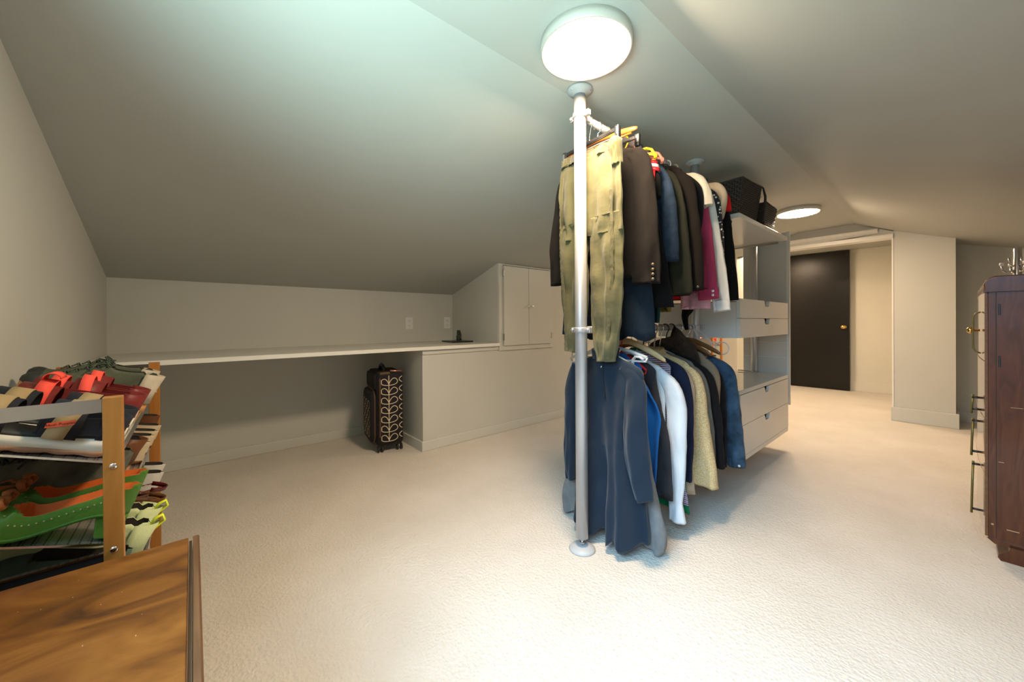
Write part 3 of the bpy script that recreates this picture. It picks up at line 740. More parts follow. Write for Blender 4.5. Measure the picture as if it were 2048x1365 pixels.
M_green = leather('green_leather', (0.070, 0.17, 0.024), 0.38)
M_orangein = leather('orange_lining', (0.50, 0.105, 0.02), 0.5)
M_tan = leather('tan_leather_bow', (0.30, 0.10, 0.03), 0.6)
M_tanwelt = leather('green_edge', (0.05, 0.15, 0.02), 0.5)
M_navyweb = fabric('black_webbing', (0.018, 0.020, 0.026), 0.75, 0.1, 0.1, 1500)
M_tanweb = fabric('tan_webbing', (0.36, 0.26, 0.13), 0.8, 0.1, 0.1, 1800)
M_orange = mat('orange_label', (0.9, 0.13, 0.05), 0.5)
M_creamsole = mat('cream_midsole', (0.66, 0.62, 0.50), 0.6)
M_gumsole = mat('gum_outsole', (0.26, 0.12, 0.055), 0.6)
M_maroon = leather('maroon_leather', (0.17, 0.025, 0.022), 0.4)
M_coral = fabric('coral_elastic', (0.92, 0.10, 0.07), 0.7, 0.1, 0.05, 1500)
M_olivemesh = fabric('olive_mesh', (0.09, 0.10, 0.065), 0.8, 0.3, 0.3, 300)
M_beigemesh = fabric('beige_mesh', (0.50, 0.43, 0.33), 0.8, 0.3, 0.2, 300)
M_black = fabric('black_knit', (0.012, 0.014, 0.018), 0.8, 0.2, 0.2, 300)
M_camo = fabric('grey_camouflage', (0.10, 0.10, 0.075), 0.8, 0.2, 0.6, 60)
M_beigesuede = leather('beige_suede', (0.50, 0.40, 0.26), 0.8)
M_brown = leather('brown_leather', (0.13, 0.05, 0.02), 0.4)
M_silver = leather('silver_white_leather', (0.55, 0.52, 0.46), 0.4)
M_neon = mat('neon_yellow', (0.75, 0.85, 0.02), 0.5)
M_palegreen = fabric('pale_lime_knit', (0.55, 0.62, 0.34), 0.8, 0.2, 0.1, 300)
M_teal = leather('grey_green_suede', (0.07, 0.11, 0.085), 0.7)
M_patent = mat('dark_red_patent', (0.10, 0.01, 0.012), 0.15)
M_peach = mat('peach_outsole', (0.60, 0.28, 0.10), 0.6)
M_rubber = mat('black_rubber', (0.02, 0.022, 0.02), 0.55)

M_shoein = fabric('shoe_lining', (0.05, 0.042, 0.035), 0.8)
def strap(par, y0, y1, w, z0, H, mt, th=0.002, sweep=0.0, name='strap', lab=None, n=14, k=1.0, wid=None):
    """band over the foot from side to side, between y0 and y1"""
    rows = []
    for i in range(n+1):
        a = pi*i/n; x = -w*cos(a)*k; z = z0+H*sin(a)**0.7 if 0 < i < n else z0
        yo = sweep*sin(a)
        rows.append([(x, y0+yo, z), (x, y1+yo, z)])
    return MB().grid(rows).build(name, mt, par, label=lab, solid=th)

def text_mesh(txt, size, mtx, par):
    cu = bpy.data.curves.new('label_text', 'FONT'); cu.body = txt; cu.size = size; cu.align_x = 'CENTER'; cu.align_y = 'CENTER'; cu.extrude = 0.0001; cu.resolution_u = 2
    tmp = bpy.data.objects.new('tmp_text', cu); COL.objects.link(tmp); bpy.context.view_layer.update()
    me = bpy.data.meshes.new_from_object(tmp.evaluated_get(bpy.context.evaluated_depsgraph_get())); bpy.data.objects.remove(tmp)
    me.materials.clear(); me.materials.append(M_dark)
    o = bpy.data.objects.new('lettering', me); COL.objects.link(o); o.parent = par; o.matrix_local = mtx; return o
def sport_sandal(x, yoff, kz, lab, mstrap, mweb, cat='sandal', grp=None, coral=False, rz=0):
    t = place(lab, cat, x, yoff, kz, rz, 0.002, grp, name='sport_sandal')
    L, w = 0.245, 0.045
    wav = lambda u: 0.002*sin(u*30)
    rise = lambda u: 0.010*smooth(0.75, 1, u)
    sole_mb(L, w, lambda u: (0.0+rise(u)+max(0, 0.003*sin(u*38)), 0.010+rise(u))).build('outsole', M_gumsole, t, label='brown gum outsole')
    sole_mb(L, w*1.0, lambda u: (0.010+rise(u), 0.031+0.004*cos(u*6)+rise(u))).build('midsole', M_creamsole, t, label='cream foam midsole')
    sole_mb(L, w*0.92, lambda u: (0.031+0.004*cos(u*6)+rise(u), 0.035+0.004*cos(u*6)+rise(u))).build('footbed', M_rubber, t)
    z = 0.030
    a = strap(t, 0.150, 0.205, w*0.98, z, 0.052, mstrap, n=14)
    c_ = strap(t, 0.060, 0.110, w*0.96, z, 0.062, mstrap)
    strap(t, 0.160, 0.188, w*1.03, z-0.001, 0.056, mweb, th=0.0015, name='webbing', lab='contrasting webbing strap')
    strap(t, 0.075, 0.103, w*1.02, z-0.001, 0.066, mweb, th=0.0015, name='webbing', lab='contrasting webbing strap', sweep=-0.012)
    # heel counter
    rows = []
    for i in range(13):
        a_ = pi+pi*i/12; rows.append([(0.031*cos(a_), 0.036+0.032*sin(a_), 0.032), (0.034*cos(a_), 0.036+0.036*sin(a_), 0.078)])
    MB().grid(rows).build('heel_strap', mstrap, t, solid=0.004)
    for s in (-1, 1):
        MB().add([(s*0.032, 0.030, 0.04), (s*0.032, 0.030, 0.075), (s*0.040, 0.115, 0.062), (s*0.042, 0.115, 0.035)], [(0, 1, 2, 3)]).build('side_strap', mstrap, t, solid=0.003)
    if not coral:
        for (yc_, hh, sl) in ((0.174, 0.058, 0.0), (0.087, 0.064, 0.006)):
            lb = MB().add([(-0.0470, yc_-0.017, hh-0.011+sl), (-0.0470, yc_+0.017, hh-0.011-sl), (-0.0465, yc_+0.017, hh-0.002-sl), (-0.0465, yc_-0.017, hh-0.002+sl)], [(0, 1, 2, 3)]).build('orange_label', M_orange, t, solid=0.001)
            text_mesh('Hush Puppies', 0.0064, Matrix.Translation((-0.0476, yc_, hh-0.0065)) @ Matrix.Rotation(-pi/2, 4, 'Z') @ Matrix.Rotation(pi/2, 4, 'X') @ Matrix.Rotation(0.34 if sl else 0, 4, 'Z'), lb)
    return t
G1 = 'sandals on the top shelf of the rack'
sport_sandal(-1.112, 0.020, 0, 'black sport sandal with tan straps and orange labels, nearest on the top shelf', M_navyweb, M_tanweb, grp=G1)
sport_sandal(-1.212, 0.020, 0, 'second black sport sandal with tan straps, partly behind the nearest one', M_navyweb, M_tanweb, grp=G1)
def maroon_sandal(x, lab, flap):
    t = place(lab, 'sandal', x, 0.020, 0, 0, 0.002, G1, name='strappy_sandal'); L, w = 0.250, 0.046
    sole_mb(L, w, lambda u: (0, 0.022+0.012*(1-u))).build('midsole', M_creamsole, t, label='white midsole')
    sole_mb(L, w*0.95, lambda u: (0.022+0.012*(1-u), 0.026+0.012*(1-u))).build('footbed', M_maroon, t)
    strap(t, 0.140, 0.20, w, 0.026, 0.052, M_maroon); strap(t, 0.075, 0.125, w, 0.028, 0.078, M_maroon)
    strap(t, 0.086, 0.106, w*1.02, 0.03, 0.086, M_coral, name='elastic_band', lab='coral elastic band', sweep=0.012)
    strap(t, 0.150, 0.175, w*1.03, 0.03, 0.062, M_coral, name='elastic_band', lab='coral elastic band')
    rows = []
    for i in range(13):
        a_ = pi+pi*i/12; rows.append([(0.033*cos(a_), 0.036+0.033*sin(a_), 0.034), (0.036*cos(a_), 0.036+0.038*sin(a_), 0.092)])
    MB().grid(rows).build('heel_counter', M_maroon, t, solid=0.005)
    for s in (-1, 1):
        MB().add([(s*0.034, 0.030, 0.05), (s*0.034, 0.030, 0.088), (s*0.042, 0.13, 0.085), (s*0.045, 0.13, 0.035)], [(0, 1, 2, 3)]).build('side_strap', M_maroon, t, solid=0.004)
    if flap:
        rows = [[(x_, 0.160+0.014*cos(a_), 0.096+0.013*sin(a_)) for x_ in (-0.025, 0.025)] for a_ in [pi*i/8-0.3 for i in range(9)]]
        MB().grid(rows).build('flap', M_coral, t, solid=0.002, label='bright coral strap loop standing up')
maroon_sandal(-1.335, 'maroon and coral strappy sandal next to the black sandals', True)
maroon_sandal(-1.440, 'maroon and coral strappy sandal further along, before the olive trainers', False)

def trainer(x, yoff, kz, lab, mup, mtoe, msole, mheel, grp, L=0.26, w=0.044, H=0.075, laces=None, name='trainer', rz=0, lift=0, cat='shoe', mid=None):
    t = place(lab, cat, x, yoff, kz, rz, 0.002+lift, grp, name=name)
    base = lambda u: 0.024+0.006*(1-u)+0.014*smooth(0.8, 1, u)
    sole_mb(L, w, lambda u: (0.012*smooth(0.8, 1, u), base(u))).build('sole', msole, t)
    hgt = lambda u: (H*(0.86-0.35*smooth(0, 0.12, u)*0+0.14*sin(pi*min(1, u/0.12))) if u < 0.12 else H*(1-0.22*sin(pi*min(1, (u-0.12)/0.4))*0.4)) if u < 0.40 else H*(1-0.66*smooth(0.40, 0.92, u))*sqrt(max(0.02, 1-max(0, (u-0.86)/0.15)**2))
    opn = lambda u: 0.62*smooth(0.03, 0.09, u)*(1-smooth(0.40, 0.46, u))
    ln = MB(); upper_mb(L, w, base, hgt, opn, split=ln).build('upper', mup, t); ln.build('lining', M_shoein, t)
    if mtoe:
        upper_mb(L*0.26, w*0.99, lambda u: base(0.75+u*0.25), lambda u: hgt(0.75+u*0.25)*1.02+0.001, lambda u: 0) if False else None
        rows = []
        for i in range(9):
            u = 0.78+0.22*i/8; hw = max(outline(u, w)*0.99, 0.003); row = []
            for k in range(15):
                th = pi*k/14; c, s_ = cos(th), sin(th); row.append((-hw*math.copysign(abs(c)**0.9, c), u*L+0.001, base(u)+(hgt(u)+0.0015)*abs(s_)**0.75*(0.55+0.45*smooth(.78, .9, u))))
            rows.append(row)
        MB().grid(rows).build('toe_cap', mtoe, t)
    if mheel:
        rows = []
        for i in range(11):
            a_ = pi+pi*i/10; c, s_ = cos(a_), sin(a_)
            rows.append([(0.0325*c, 0.036+0.038*s_, 0.028), (0.034*c, 0.036+0.040*s_, 0.062), (0.031*c, 0.036+0.043*s_-0.004, 0.028+H*0.98)])
        MB().grid(rows).build('heel_counter', mheel, t, solid=0.003)
    if laces:
        b = MB()
        for i in range(5):
            u = 0.44+0.07*i; z = base(u)+hgt(u)+0.002; hw = 0.016
            b.tube([(-hw, u*L, z-0.006), (-hw*0.3, u*L+0.006, z+0.002), (hw, u*L+0.014, z-0.007)], 0.0022, 6)
            b.tube([(hw, u*L, z-0.006), (hw*0.3, u*L+0.006, z+0.003), (-hw, u*L+0.014, z-0.007)], 0.0022, 6)
        z = base(.42)+hgt(.42)
        for s in (-1, 1):
            b.tube([(0, 0.115, z+0.002), (s*0.020, 0.125, z+0.012), (s*0.034, 0.112, z+0.002), (s*0.018, 0.104, z+0.004), (0, 0.113, z+0.002)], 0.0022, 6)
            b.tube([(0, 0.115, z+0.002), (s*0.018, 0.14, z), (s*0.040, 0.145, z-0.02)], 0.0022, 6)
        b.build('laces', laces, t)
    return t
G2 = 'olive trainers on the top shelf'
M_lace = mat('dark_green_lace', (0.05, 0.07, 0.045), 0.7)
M_blacklace = mat('black_lace', (0.01, 0.01, 0.01), 0.7)
for x, yo, lab in ((-1.60, 0.012, 'olive trainer with beige mesh heel, nearer of the top shelf pair'), (-1.74, 0.03, 'olive trainer, furthest shoe on the top shelf of the rack')):
    t = trainer(x, yo, 0, lab, M_olivemesh, M_rubber, M_peach, M_beigemesh, G2, H=0.088, laces=M_lace)
    # ribbed outsole wrapping the toe
    b = MB()
    for i in range(12):
        u = 0.66+0.028*i; hw = outline(u, 0.044)+0.001
        b.tube([(-hw, u*0.26, 0.002), (-hw-0.0015, u*0.26, 0.012), (-hw, u*0.26, 0.030)], 0.0022, 5); b.tube([(hw, u*0.26, 0.002), (hw+0.0015, u*0.26, 0.012), (hw, u*0.26, 0.030)], 0.0022, 5)
    o = b.build('tread_rib', M_rubber, t); o['kind'] = 'stuff'

# green heeled pumps
def pump(x, yoff, lab):
    t = place(lab, 'shoe', x, yoff, 1, 0, 0.003, 'green leather pumps', name='leather_pump'); L, w = 0.240, 0.040
    heel = 0.042
    bz = lambda u: heel*(1-smooth(0.12, 0.62, u))+0.003
    sole_mb(L, w, lambda u: (bz(u)-0.003, bz(u)+0.003)).build('sole', M_tanwelt, t)
    hg = lambda u: (0.052-0.018*smooth(0, 0.3, u) if u < 0.5 else 0.034+0.010*smooth(0.5, 0.66, u) if u < 0.72 else 0.044*sqrt(max(0.03, 1-((u-0.72)/0.29)**2)))
    op = lambda u: 0.80*smooth(0.02, 0.08, u)*(1-smooth(0.56, 0.66, u))
    ln = MB(); upper_mb(L, w, lambda u: bz(u)+0.003, hg, op, n=38, m=36, split=ln).build('upper', M_green, t)
    ln.build('lining', M_orangein, t, label='orange leather lining', solid=0.0006)
    MB().prism([(0.004, 0.0), (0.036, 0.0), (0.046, heel-0.002), (0.0, heel)], -0.024, 0.024, 0).build('heel', M_green, t, bevel=0.003)
    # pinked stitch holes along the topline
    b = MB()
    for s in (-1, 1):
        for i in range(17):
            u = 0.10+0.52*i/16; hw = outline(u, w)*0.985
            b.lathe([(0.0012, -0.0004), (0.0012, 0.0005)], (s*(hw+0.0003), u*L, bz(u)+0.003+hg(u)*0.58), 8, 0)
    for i in range(9):
        a_ = pi*i/8; b.lathe([(0.0014, -0.0004), (0.0014, 0.0006)], (-0.030*cos(a_), 0.150+0.024*sin(a_), bz(0.68)+hg(.68)*(0.80+0.20*sin(a_))), 8, 2)
    o = b.build('eyelet_stitching', M_beigesuede, t); o['kind'] = 'stuff'
    # suede bow
    b = MB(); z = bz(0.72)+hg(0.70)+0.006; y = 0.172
    for s in (-1, 1):
        b.tube([(0, y, z), (s*0.014, y+0.004, z+0.014), (s*0.032, y+0.002, z+0.012), (s*0.036, y-0.006, z+0.002), (s*0.018, y-0.006, z), (0, y, z)], [0.004, 0.0055, 0.006, 0.0055, 0.005, 0.004], 8, flat=0.5)
        b.tube([(0, y, z+0.002), (s*0.022, y+0.022, z+0.002), (s*0.040, y+0.044, z-0.016)], [0.004, 0.006, 0.005], 8, flat=0.4)
    b.tube([(-0.008, y, z+0.002), (0.008, y, z+0.005)], 0.008, 10)
    b.build('bow', M_tan, t, label='brown suede bow')
pump(-1.098, 0.012, 'green leather pump with orange lining and brown bow, nearest on the middle shelf')
pump(-1.190, 0.008, 'second green leather pump with brown bow, just behind the nearest one')
G3 = 'dark trainers on the middle shelf'
trainer(-1.292, 0.060, 1, 'black camouflage lace-up trainer right behind the green pumps', M_camo, M_black, M_beigesuede, None, G3, laces=M_blacklace, H=0.062)
trainer(-1.398, 0.045, 1, 'black camouflage lace-up trainer, the second one behind the green pumps', M_camo, M_black, M_beigesuede, None, G3, laces=M_blacklace, H=0.064)
trainer(-1.505, 0.040, 1, 'black knitted trainer in the middle of the middle shelf', M_black, M_black, M_peach, M_brown, G3, laces=M_blacklace, H=0.072)
def flat_shoe(x, yoff, kz, lab, mup, mheel, grp, H=0.045, L=0.24, w=0.040, loop=None, rz=0, lift=0):
    t = place(lab, 'shoe', x, yoff, kz, rz, 0.002+lift, grp, name='flat_shoe')
    base = lambda u: 0.010
    sole_mb(L, w, lambda u: (0, 0.010)).build('sole', mheel, t)
    hg = lambda u: H*(1-0.12*smooth(0, .3, u)) if u < 0.5 else H*(0.88-0.35*smooth(0.6, 1, u))*sqrt(max(0.03, 1-max(0, (u-0.72)/0.29)**2))
    ln = MB(); upper_mb(L, w, base, hg, lambda u: 0.80*smooth(0.02, 0.08, u)*(1-smooth(0.55, 0.62, u)), split=ln).build('upper', mup, t); ln.build('lining', M_shoein, t)
    if loop:
        MB().tube([(0.0, 0.004, 0.030), (0.0, -0.012, 0.050), (0.0, -0.014, 0.066), (0.0, -0.004, 0.070), (0.0, 0.004, 0.056)], 0.006, 8, flat=0.35).build('pull_tab', loop, t, label='neon yellow heel tab')
    return t
G4 = 'beige and tan flats on the middle shelf'
flat_shoe(-1.620, 0.020, 1, 'cream suede flat, nearest of the beige flats', M_beigesuede, M_brown, G4, 0.055)
flat_shoe(-1.712, 0.016, 1, 'cream suede flat, second of the beige flats', M_beigesuede, M_brown, G4, 0.055)
flat_shoe(-1.800, 0.010, 1, 'beige flat with brown sole, third of the beige flats', M_beigesuede, M_brown, G4, 0.050)
flat_shoe(-1.890, 0.006, 1, 'beige flat with brown sole at the far end, before the tan loafer', M_beigesuede, M_brown, G4, 0.050)
flat_shoe(-1.980, 0.020, 1, 'tan brown loafer at the far end of the middle shelf', M_brown, M_brown, G4, 0.070)
G5 = 'shoes on the lower shelf of the rack'
flat_shoe(-1.100, 0.03, 2, 'grey-green suede slip-on seen low behind the walnut chest', M_teal, M_creamsole, G5, 0.075)
flat_shoe(-1.195, 0.03, 2, 'second grey-green suede slip-on, next along the lower shelf', M_teal, M_creamsole, G5, 0.075)
trainer(-1.292, 0.008, 2, 'pale lime trainer with neon tab, nearer of the two', M_palegreen, None, M_creamsole, M_palegreen, G5, H=0.075)
trainer(-1.392, 0.006, 2, 'pale lime trainer with neon tab, further of the two', M_palegreen, None, M_creamsole, M_palegreen, G5, H=0.075)
for o in [o for o in bpy.data.objects if o.get('label', '').startswith('pale lime')]:
    MB().tube([(0.0, 0.004, 0.070), (0.0, -0.010, 0.090), (0.0, -0.020, 0.106), (0.0, -0.012, 0.118), (0.0, 0.000, 0.108), (0.0, 0.003, 0.088)], 0.008, 8, flat=0.35).build('pull_tab', M_neon, o, label='neon yellow heel tab')
def thong_sandal(x, lab, m1):
    t = place(lab, 'sandal', x, -0.012, 2, 0, 0.002, G5, name='thin_sandal'); L, w = 0.235, 0.038
    sole_mb(L, w, lambda u: (0, 0.010)).build('sole', M_brown, t)
    strap(t, 0.14, 0.165, w, 0.010, 0.035, m1)
    rows = [[(0.031*cos(a_), 0.034+0.038*sin(a_), 0.045), (0.032*cos(a_), 0.034+0.040*sin(a_), 0.058)] for a_ in [pi+pi*i/12 for i in range(13)]]
    MB().grid(rows).build('heel_strap', m1, t, solid=0.002)
    for s in (-1, 1): MB().tube([(s*0.031, 0.034, 0.05), (s*0.036, 0.08, 0.03), (s*0.037, 0.10, 0.010)], 0.004, 6, flat=0.4).build('side_strap', m1, t)
    return t
thong_sandal(-1.490, 'brown leather sandal with heel strap on the lower shelf', M_tan)
thong_sandal(-1.585, 'brown leather sandal, second along the lower shelf', M_brown)
thong_sandal(-1.690, 'dark red patent sandal on the lower shelf', M_patent)
flat_shoe(-1.810, 0.000, 2, 'silver-white flat at the far end of the lower shelf', M_silver, M_brown, G5, 0.060)
flat_shoe(-1.910, 0.000, 2, 'silver-white flat, furthest on the lower shelf', M_silver, M_brown, G5, 0.060)

# second, distant rack seen under the upper drawers
r2 = shoe_rack(-1.66, 4.55, radians(0), 'second beech shoe rack further back, seen under the upper drawers')
RX2 = (RX, RY)
def coral_shoe(x, lab):
    t = thing('coral_shoe', lab, 'shoe', (x, 4.50, 0.710), pi, 'coral shoes on the distant rack'); t.rotation_euler = (TILT, 0, pi)
    sole_mb(0.24, 0.045, lambda u: (0, 0.02)).build('sole', M_creamsole, t)
    upper_mb(0.24, 0.045, lambda u: 0.02, lambda u: 0.10 if u < 0.4 else 0.10*(1-0.55*smooth(0.4, 1, u))*sqrt(max(0.03, 1-max(0, (u-0.8)/0.21)**2)), lambda u: 0.6*smooth(.03, .1, u)*(1-smooth(.4, .5, u))).build('upper', M_coral, t)
coral_shoe(-1.735, 'coral red shoe at the near end of the distant rack'); coral_shoe(-1.845, 'coral red shoe, next one along the distant rack')
# ================================================================ CLOTHES
def cloth_tube(st, seed, amp=0.012, freqs=(3, 5, 8), n=44, m=34, flat=0.75, cap=True, hemwave=0.0, edge=True, sag=0.0, grow=1.0, start=0.15, wr=0.009):
    """st: stations (cx, cy, cz, rx, ry) along the fall of the cloth"""
    R = random.Random(seed); ph = [R.uniform(0, 6.28) for _ in range(9)]; dr_ = [R.uniform(-1.6, 1.6) for _ in range(9)]
    S_ = interp(st, m); b = MB(); rows = []
    for i, (cx, cy, cz, rx, ry) in enumerate(S_):
        s = i/m; p0 = S_[max(0, i-1)]; p1 = S_[min(m, i+1)]
        t = Vector((p1[0]-p0[0], 0, p1[2]-p0[2])); t = t.normalized() if t.length > 1e-6 else Vector((0, 0, -1))
        a = Vector((-t.z, 0, t.x))
        g = amp*smooth(start, 1.0, s)**grow; row = []
        for k in range(n):
            th = 2*pi*k/n; u = cos(th); sv = sin(th); v = math.copysign(abs(sv)**flat, sv)
            d = g*(sin(freqs[0]*pi*u*0.5+ph[0]+dr_[0]*s)+0.6*sin(freqs[1]*pi*u*0.5+ph[1]+dr_[1]*s)+0.35*sin(freqs[2]*pi*u*0.5+ph[2]+dr_[2]*s))
            e = 0.35*g*v*sin(freqs[1]*2.1*u+ph[3]+2*s)+0.0016*sin(s*23+u*4+ph[4])*v
            nz = mnoise.noise((cx*9+rx*u*16, cz*9, seed*3.1+v))*wr; nz2 = mnoise.noise((cx*20+rx*u*38, cz*15, seed*1.7+v))*wr*0.45
            P = Vector((cx, cy, cz))+a*(rx*u*(1+0.012*sin(9*s+ph[5]))+nz2*u)+Vector((0, ry*v+d+e+(nz+nz2)*(0.4+0.6*abs(v))*(1 if v > 0 else -1), 0))
            if hemwave: P.z += hemwave*s**6*(sin(freqs[1]*1.7*u+ph[6])+0.4*v)
            row.append(P)
        rows.append(row)
    if edge:
        last = rows[-1]; c = sum(last, Vector())/n; cu = Vector((c.x, c.y, c.z+0.012))
        rows.append([p+(c-p)*0.06+Vector((0, 0, 0.002)) for p in last]); rows.append([p+(c-p)*0.22+Vector((0, 0, 0.016)) for p in last])
    b.grid(rows, closed=True)
    if cap: b.f.append(tuple(range(n))); b.sm.append(True)
    if edge:
        L = len(b.v)-n; b.f.append(tuple(L+i for i in range(n))); b.sm.append(True)
    return b
FAB = {}
def fb(name, col, **k):
    if name not in FAB: FAB[name] = fabric(name, col, **k)
    return FAB[name]
def body_stations(hw, zs, zh, hh, t=0.022, waist=None, neck=0.055, cx=0, chest=None, topz=0.05):
    ch_ = chest or hw*0.98
    st = [(cx, 0, zs+topz, neck*0.9, 0.016), (cx, 0, zs+topz*0.66, hw*0.46, 0.018), (cx, 0, zs+topz*0.27, hw*0.78, 0.019), (cx, 0, zs-0.010, hw*0.965, t*0.95), (cx, 0, zs-0.05, hw*1.0, t), (cx, 0, zs-0.20, ch_, t)]
    L = zs-0.20-zh
    if waist: st.append((cx, 0, zs-0.20-L*0.35, waist, t*1.0))
    else: st.append((cx, 0, zs-0.20-L*0.5, (ch_+hh)/2, t))
    st.append((cx, 0, zh, hh, t*1.15)); return st
def garment(Y, name, lab, cat, m, hw, zs, zh, hh, sleeves=None, seed=1, yaw=0, cx=0, t=0.018, grp=None, amp=0.010, waist=None, cuffs=None, buttons=0, collar=None, freqs=(3, 5, 8), hemwave=0.0, left=True, chest=None, neck=0.05, topz=0.05, cufflen=0.05, samp=0.008, cuffgrow=1.06, lsleeve=None):
    g = thing(name, lab, cat, (XP, Y, 0), radians(yaw), grp)
    cloth_tube(body_stations(hw, zs, zh, hh, t, waist, neck, cx, chest, topz), seed, amp, freqs, hemwave=hemwave).build('body', m, g)
    if sleeves:
        for s in ((1, -1) if left else (1,)):
            src = sleeves if s > 0 or not lsleeve else lsleeve
            src = [(q[0]-(0.012 if i == 0 else 0), q[1]-(0.006 if i == 0 else 0.004 if i == 1 else 0), q[2]*(0.70 if i == 0 else 0.92 if i == 1 else 1))+tuple(q[3:]) for i, q in enumerate(src)]
            st = [(cx+s*p[0], p[3] if len(p) > 3 else 0, p[1], p[2], min(p[2]*0.62, t*1.35)) for p in src]
            o = cloth_tube(st, seed+7+s, samp, (2, 3, 5), n=26, m=28, flat=0.85).build('sleeve', m, g)
            if cuffs:
                a_ = Vector((src[-1][0]-src[-2][0], src[-1][1]-src[-2][1])).normalized(); w_ = src[-1][2]*cuffgrow; yy = src[-1][3] if len(src[-1]) > 3 else 0
                c0 = (cx+s*(src[-1][0]-a_.x*cufflen), yy, src[-1][1]-a_.y*cufflen, w_, min(w_*0.66, t*1.45)); c1 = (cx+s*(src[-1][0]+a_.x*0.004), yy, src[-1][1]+a_.y*0.004, w_*0.98, min(w_*0.66, t*1.45))
                mid_ = tuple((p+q)/2 for p, q in zip(c0, c1))
                cloth_tube([c0, mid_, c1], seed+3, 0.001, n=26, m=5, flat=0.85, cap=False).build('cuff', cuffs, o)
            if buttons and s > 0:
                for q in range(buttons):
                    px = cx+src[-1][0]+src[-1][2]*0.62; pz = src[-1][1]+0.016+0.020*q
                    MB().lathe([(0.001, -0.004), (0.0065, -0.003), (0.007, 0.0), (0.004, 0.001)], (px, -t*1.2-0.001+(src[-1][3] if len(src[-1]) > 3 else 0), pz), 12, 1).build('button', M_wplastic if cuffs else M_button, o, label='round cuff button')
    if collar:
        rows = []
        for i in range(19):
            a_ = -pi*0.42+2*pi*0.92*i/18 - pi/2; r_ = neck*1.05
            rows.append([(cx+r_*cos(a_), 0.030*sin(a_), zs+topz-0.004), (cx+r_*0.98*cos(a_), 0.028*sin(a_), zs+topz+0.022), (cx+r_*1.25*cos(a_), 0.042*sin(a_), zs+topz-0.012)])
        MB().grid(rows).build('collar', collar, g, solid=0.002)
    return g
M_button = mat('horn_button', (0.10, 0.07, 0.05), 0.3)
def hanger(Y, zr_, kind, lab, hw=0.19, yaw=0, drop=0.088, droop=0.055, cx=0, grp='hangers on the clothes rails'):
    t = thing({'clip': 'clip_hanger'}.get(kind, 'coat_hanger'), lab, 'hanger', (XP, Y, zr_), radians(yaw), grp)
    mm = {'wood': M_hangwood, 'brown': M_brownwood, 'white': M_wplastic, 'beige': M_beigepl, 'black': M_dark, 'clip': M_dark, 'yellow': M_yellow, 'pink': M_pinkpl, 'red': M_redpl, 'clear': M_clear, 'pale': M_palewood}[kind]
    hookm = {'white': M_wplastic, 'beige': M_beigepl, 'black': M_dark, 'yellow': M_yellow, 'pink': M_pinkpl, 'red': M_redpl}.get(kind, M_chrome)
    hr = 0.0022 if hookm == M_chrome else 0.0036
    rr_ = 0.0155+hr+0.001
    P = [(cx, 0, -drop+0.004), (cx, 0, -drop+0.030), (cx*0.5+0.010, 0, -0.030), (rr_+0.001, 0, -0.008)]+[(rr_*cos(a), 0, rr_*sin(a)) for a in [radians(q) for q in range(5, 200, 20)]]+[(-rr_-0.001, 0, -0.012)]
    MB().tube(P, hr, 8).build('hook', hookm, t)
    if kind in ('wood', 'brown', 'pale'):
        st = interp([(-hw, 0, -drop-droop), (-hw*0.6, 0, -drop-droop*0.50), (-hw*0.22, 0, -drop-droop*0.10), (0, 0, -drop), (hw*0.22, 0, -drop-droop*0.10), (hw*0.6, 0, -drop-droop*0.5), (hw, 0, -drop-droop)], 24)
        rows = []
        for i, p in enumerate(st):
            e = min(1, sqrt(max(0.02, 1-(abs(i-12)/12.3)**8))); h_ = (0.013 if kind == 'wood' else 0.015)*e; w_ = 0.006*e
            rows.append([(p[0]+cx, w_*cos(a), p[2]+h_*sin(a)) for a in [2*pi*k/12 for k in range(12)]])
        b = MB().grid(rows, closed=True); n = 12; b.f.append(tuple(range(n))); b.f.append(tuple(len(b.v)-n+i for i in range(n))); b.sm += [True, True]
        b.build('shoulder_bar', mm, t)
        if kind != 'pale': MB().tube([(-hw*0.86+cx, 0, -drop-droop-0.012), (hw*0.86+cx, 0, -drop-droop-0.012)], 0.0045, 8).build('cross_bar', mm, t)
        MB().lathe([(0.006, 0), (0.006, 0.012), (0.003, 0.016)], (cx, 0, -drop+0.010), 12).build('collar_ring', M_chrome, t)
    elif kind == 'clip':
        MB().box(cx-hw, cx+hw, -0.004, 0.004, -drop-0.004, -drop+0.014).build('bar', M_dark, t, bevel=0.003)
        MB().box(cx-hw*0.8, cx+hw*0.8, -0.0055, -0.0042, -drop+0.001, -drop+0.009).build('bar_rib', M_dark, t, bevel=0.001)
        for s in (-1, 1):
            x = cx+s*hw
            c_ = MB().box(x-0.0115, x+0.0115, -0.010, 0.010, -drop-0.038, -drop+0.018).build('clip', M_dark, t, bevel=0.006)
            MB().box(x-0.005, x+0.005, -0.0125, -0.0095, -drop-0.022, -drop+0.008).build('clip_spring', M_chrome, c_, bevel=0.002)
    else:
        r_ = 0.0055 if kind in ('white',) else 0.004
        b = MB(); b.tube([(cx-hw, 0, -drop-droop), (cx-hw*0.55, 0, -drop-droop*0.42), (cx, 0, -drop), (cx+hw*0.55, 0, -drop-droop*0.42), (cx+hw, 0, -drop-droop)], r_, 8, flat=1.5)
        b.tube([(cx-hw, 0, -drop-droop), (cx-hw*0.97, 0, -drop-droop-0.016), (cx, 0, -drop-droop-0.020), (cx+hw*0.97, 0, -drop-droop-0.016), (cx+hw, 0, -drop-droop)], r_*0.9, 8)
        b.build('shoulder_bar', mm, t)
    return t
M_redpl = mat('red_plastic', (0.55, 0.01, 0.02), 0.4)
M_clear = mat('pale_blue_clear_plastic', (0.45, 0.58, 0.60), 0.15)
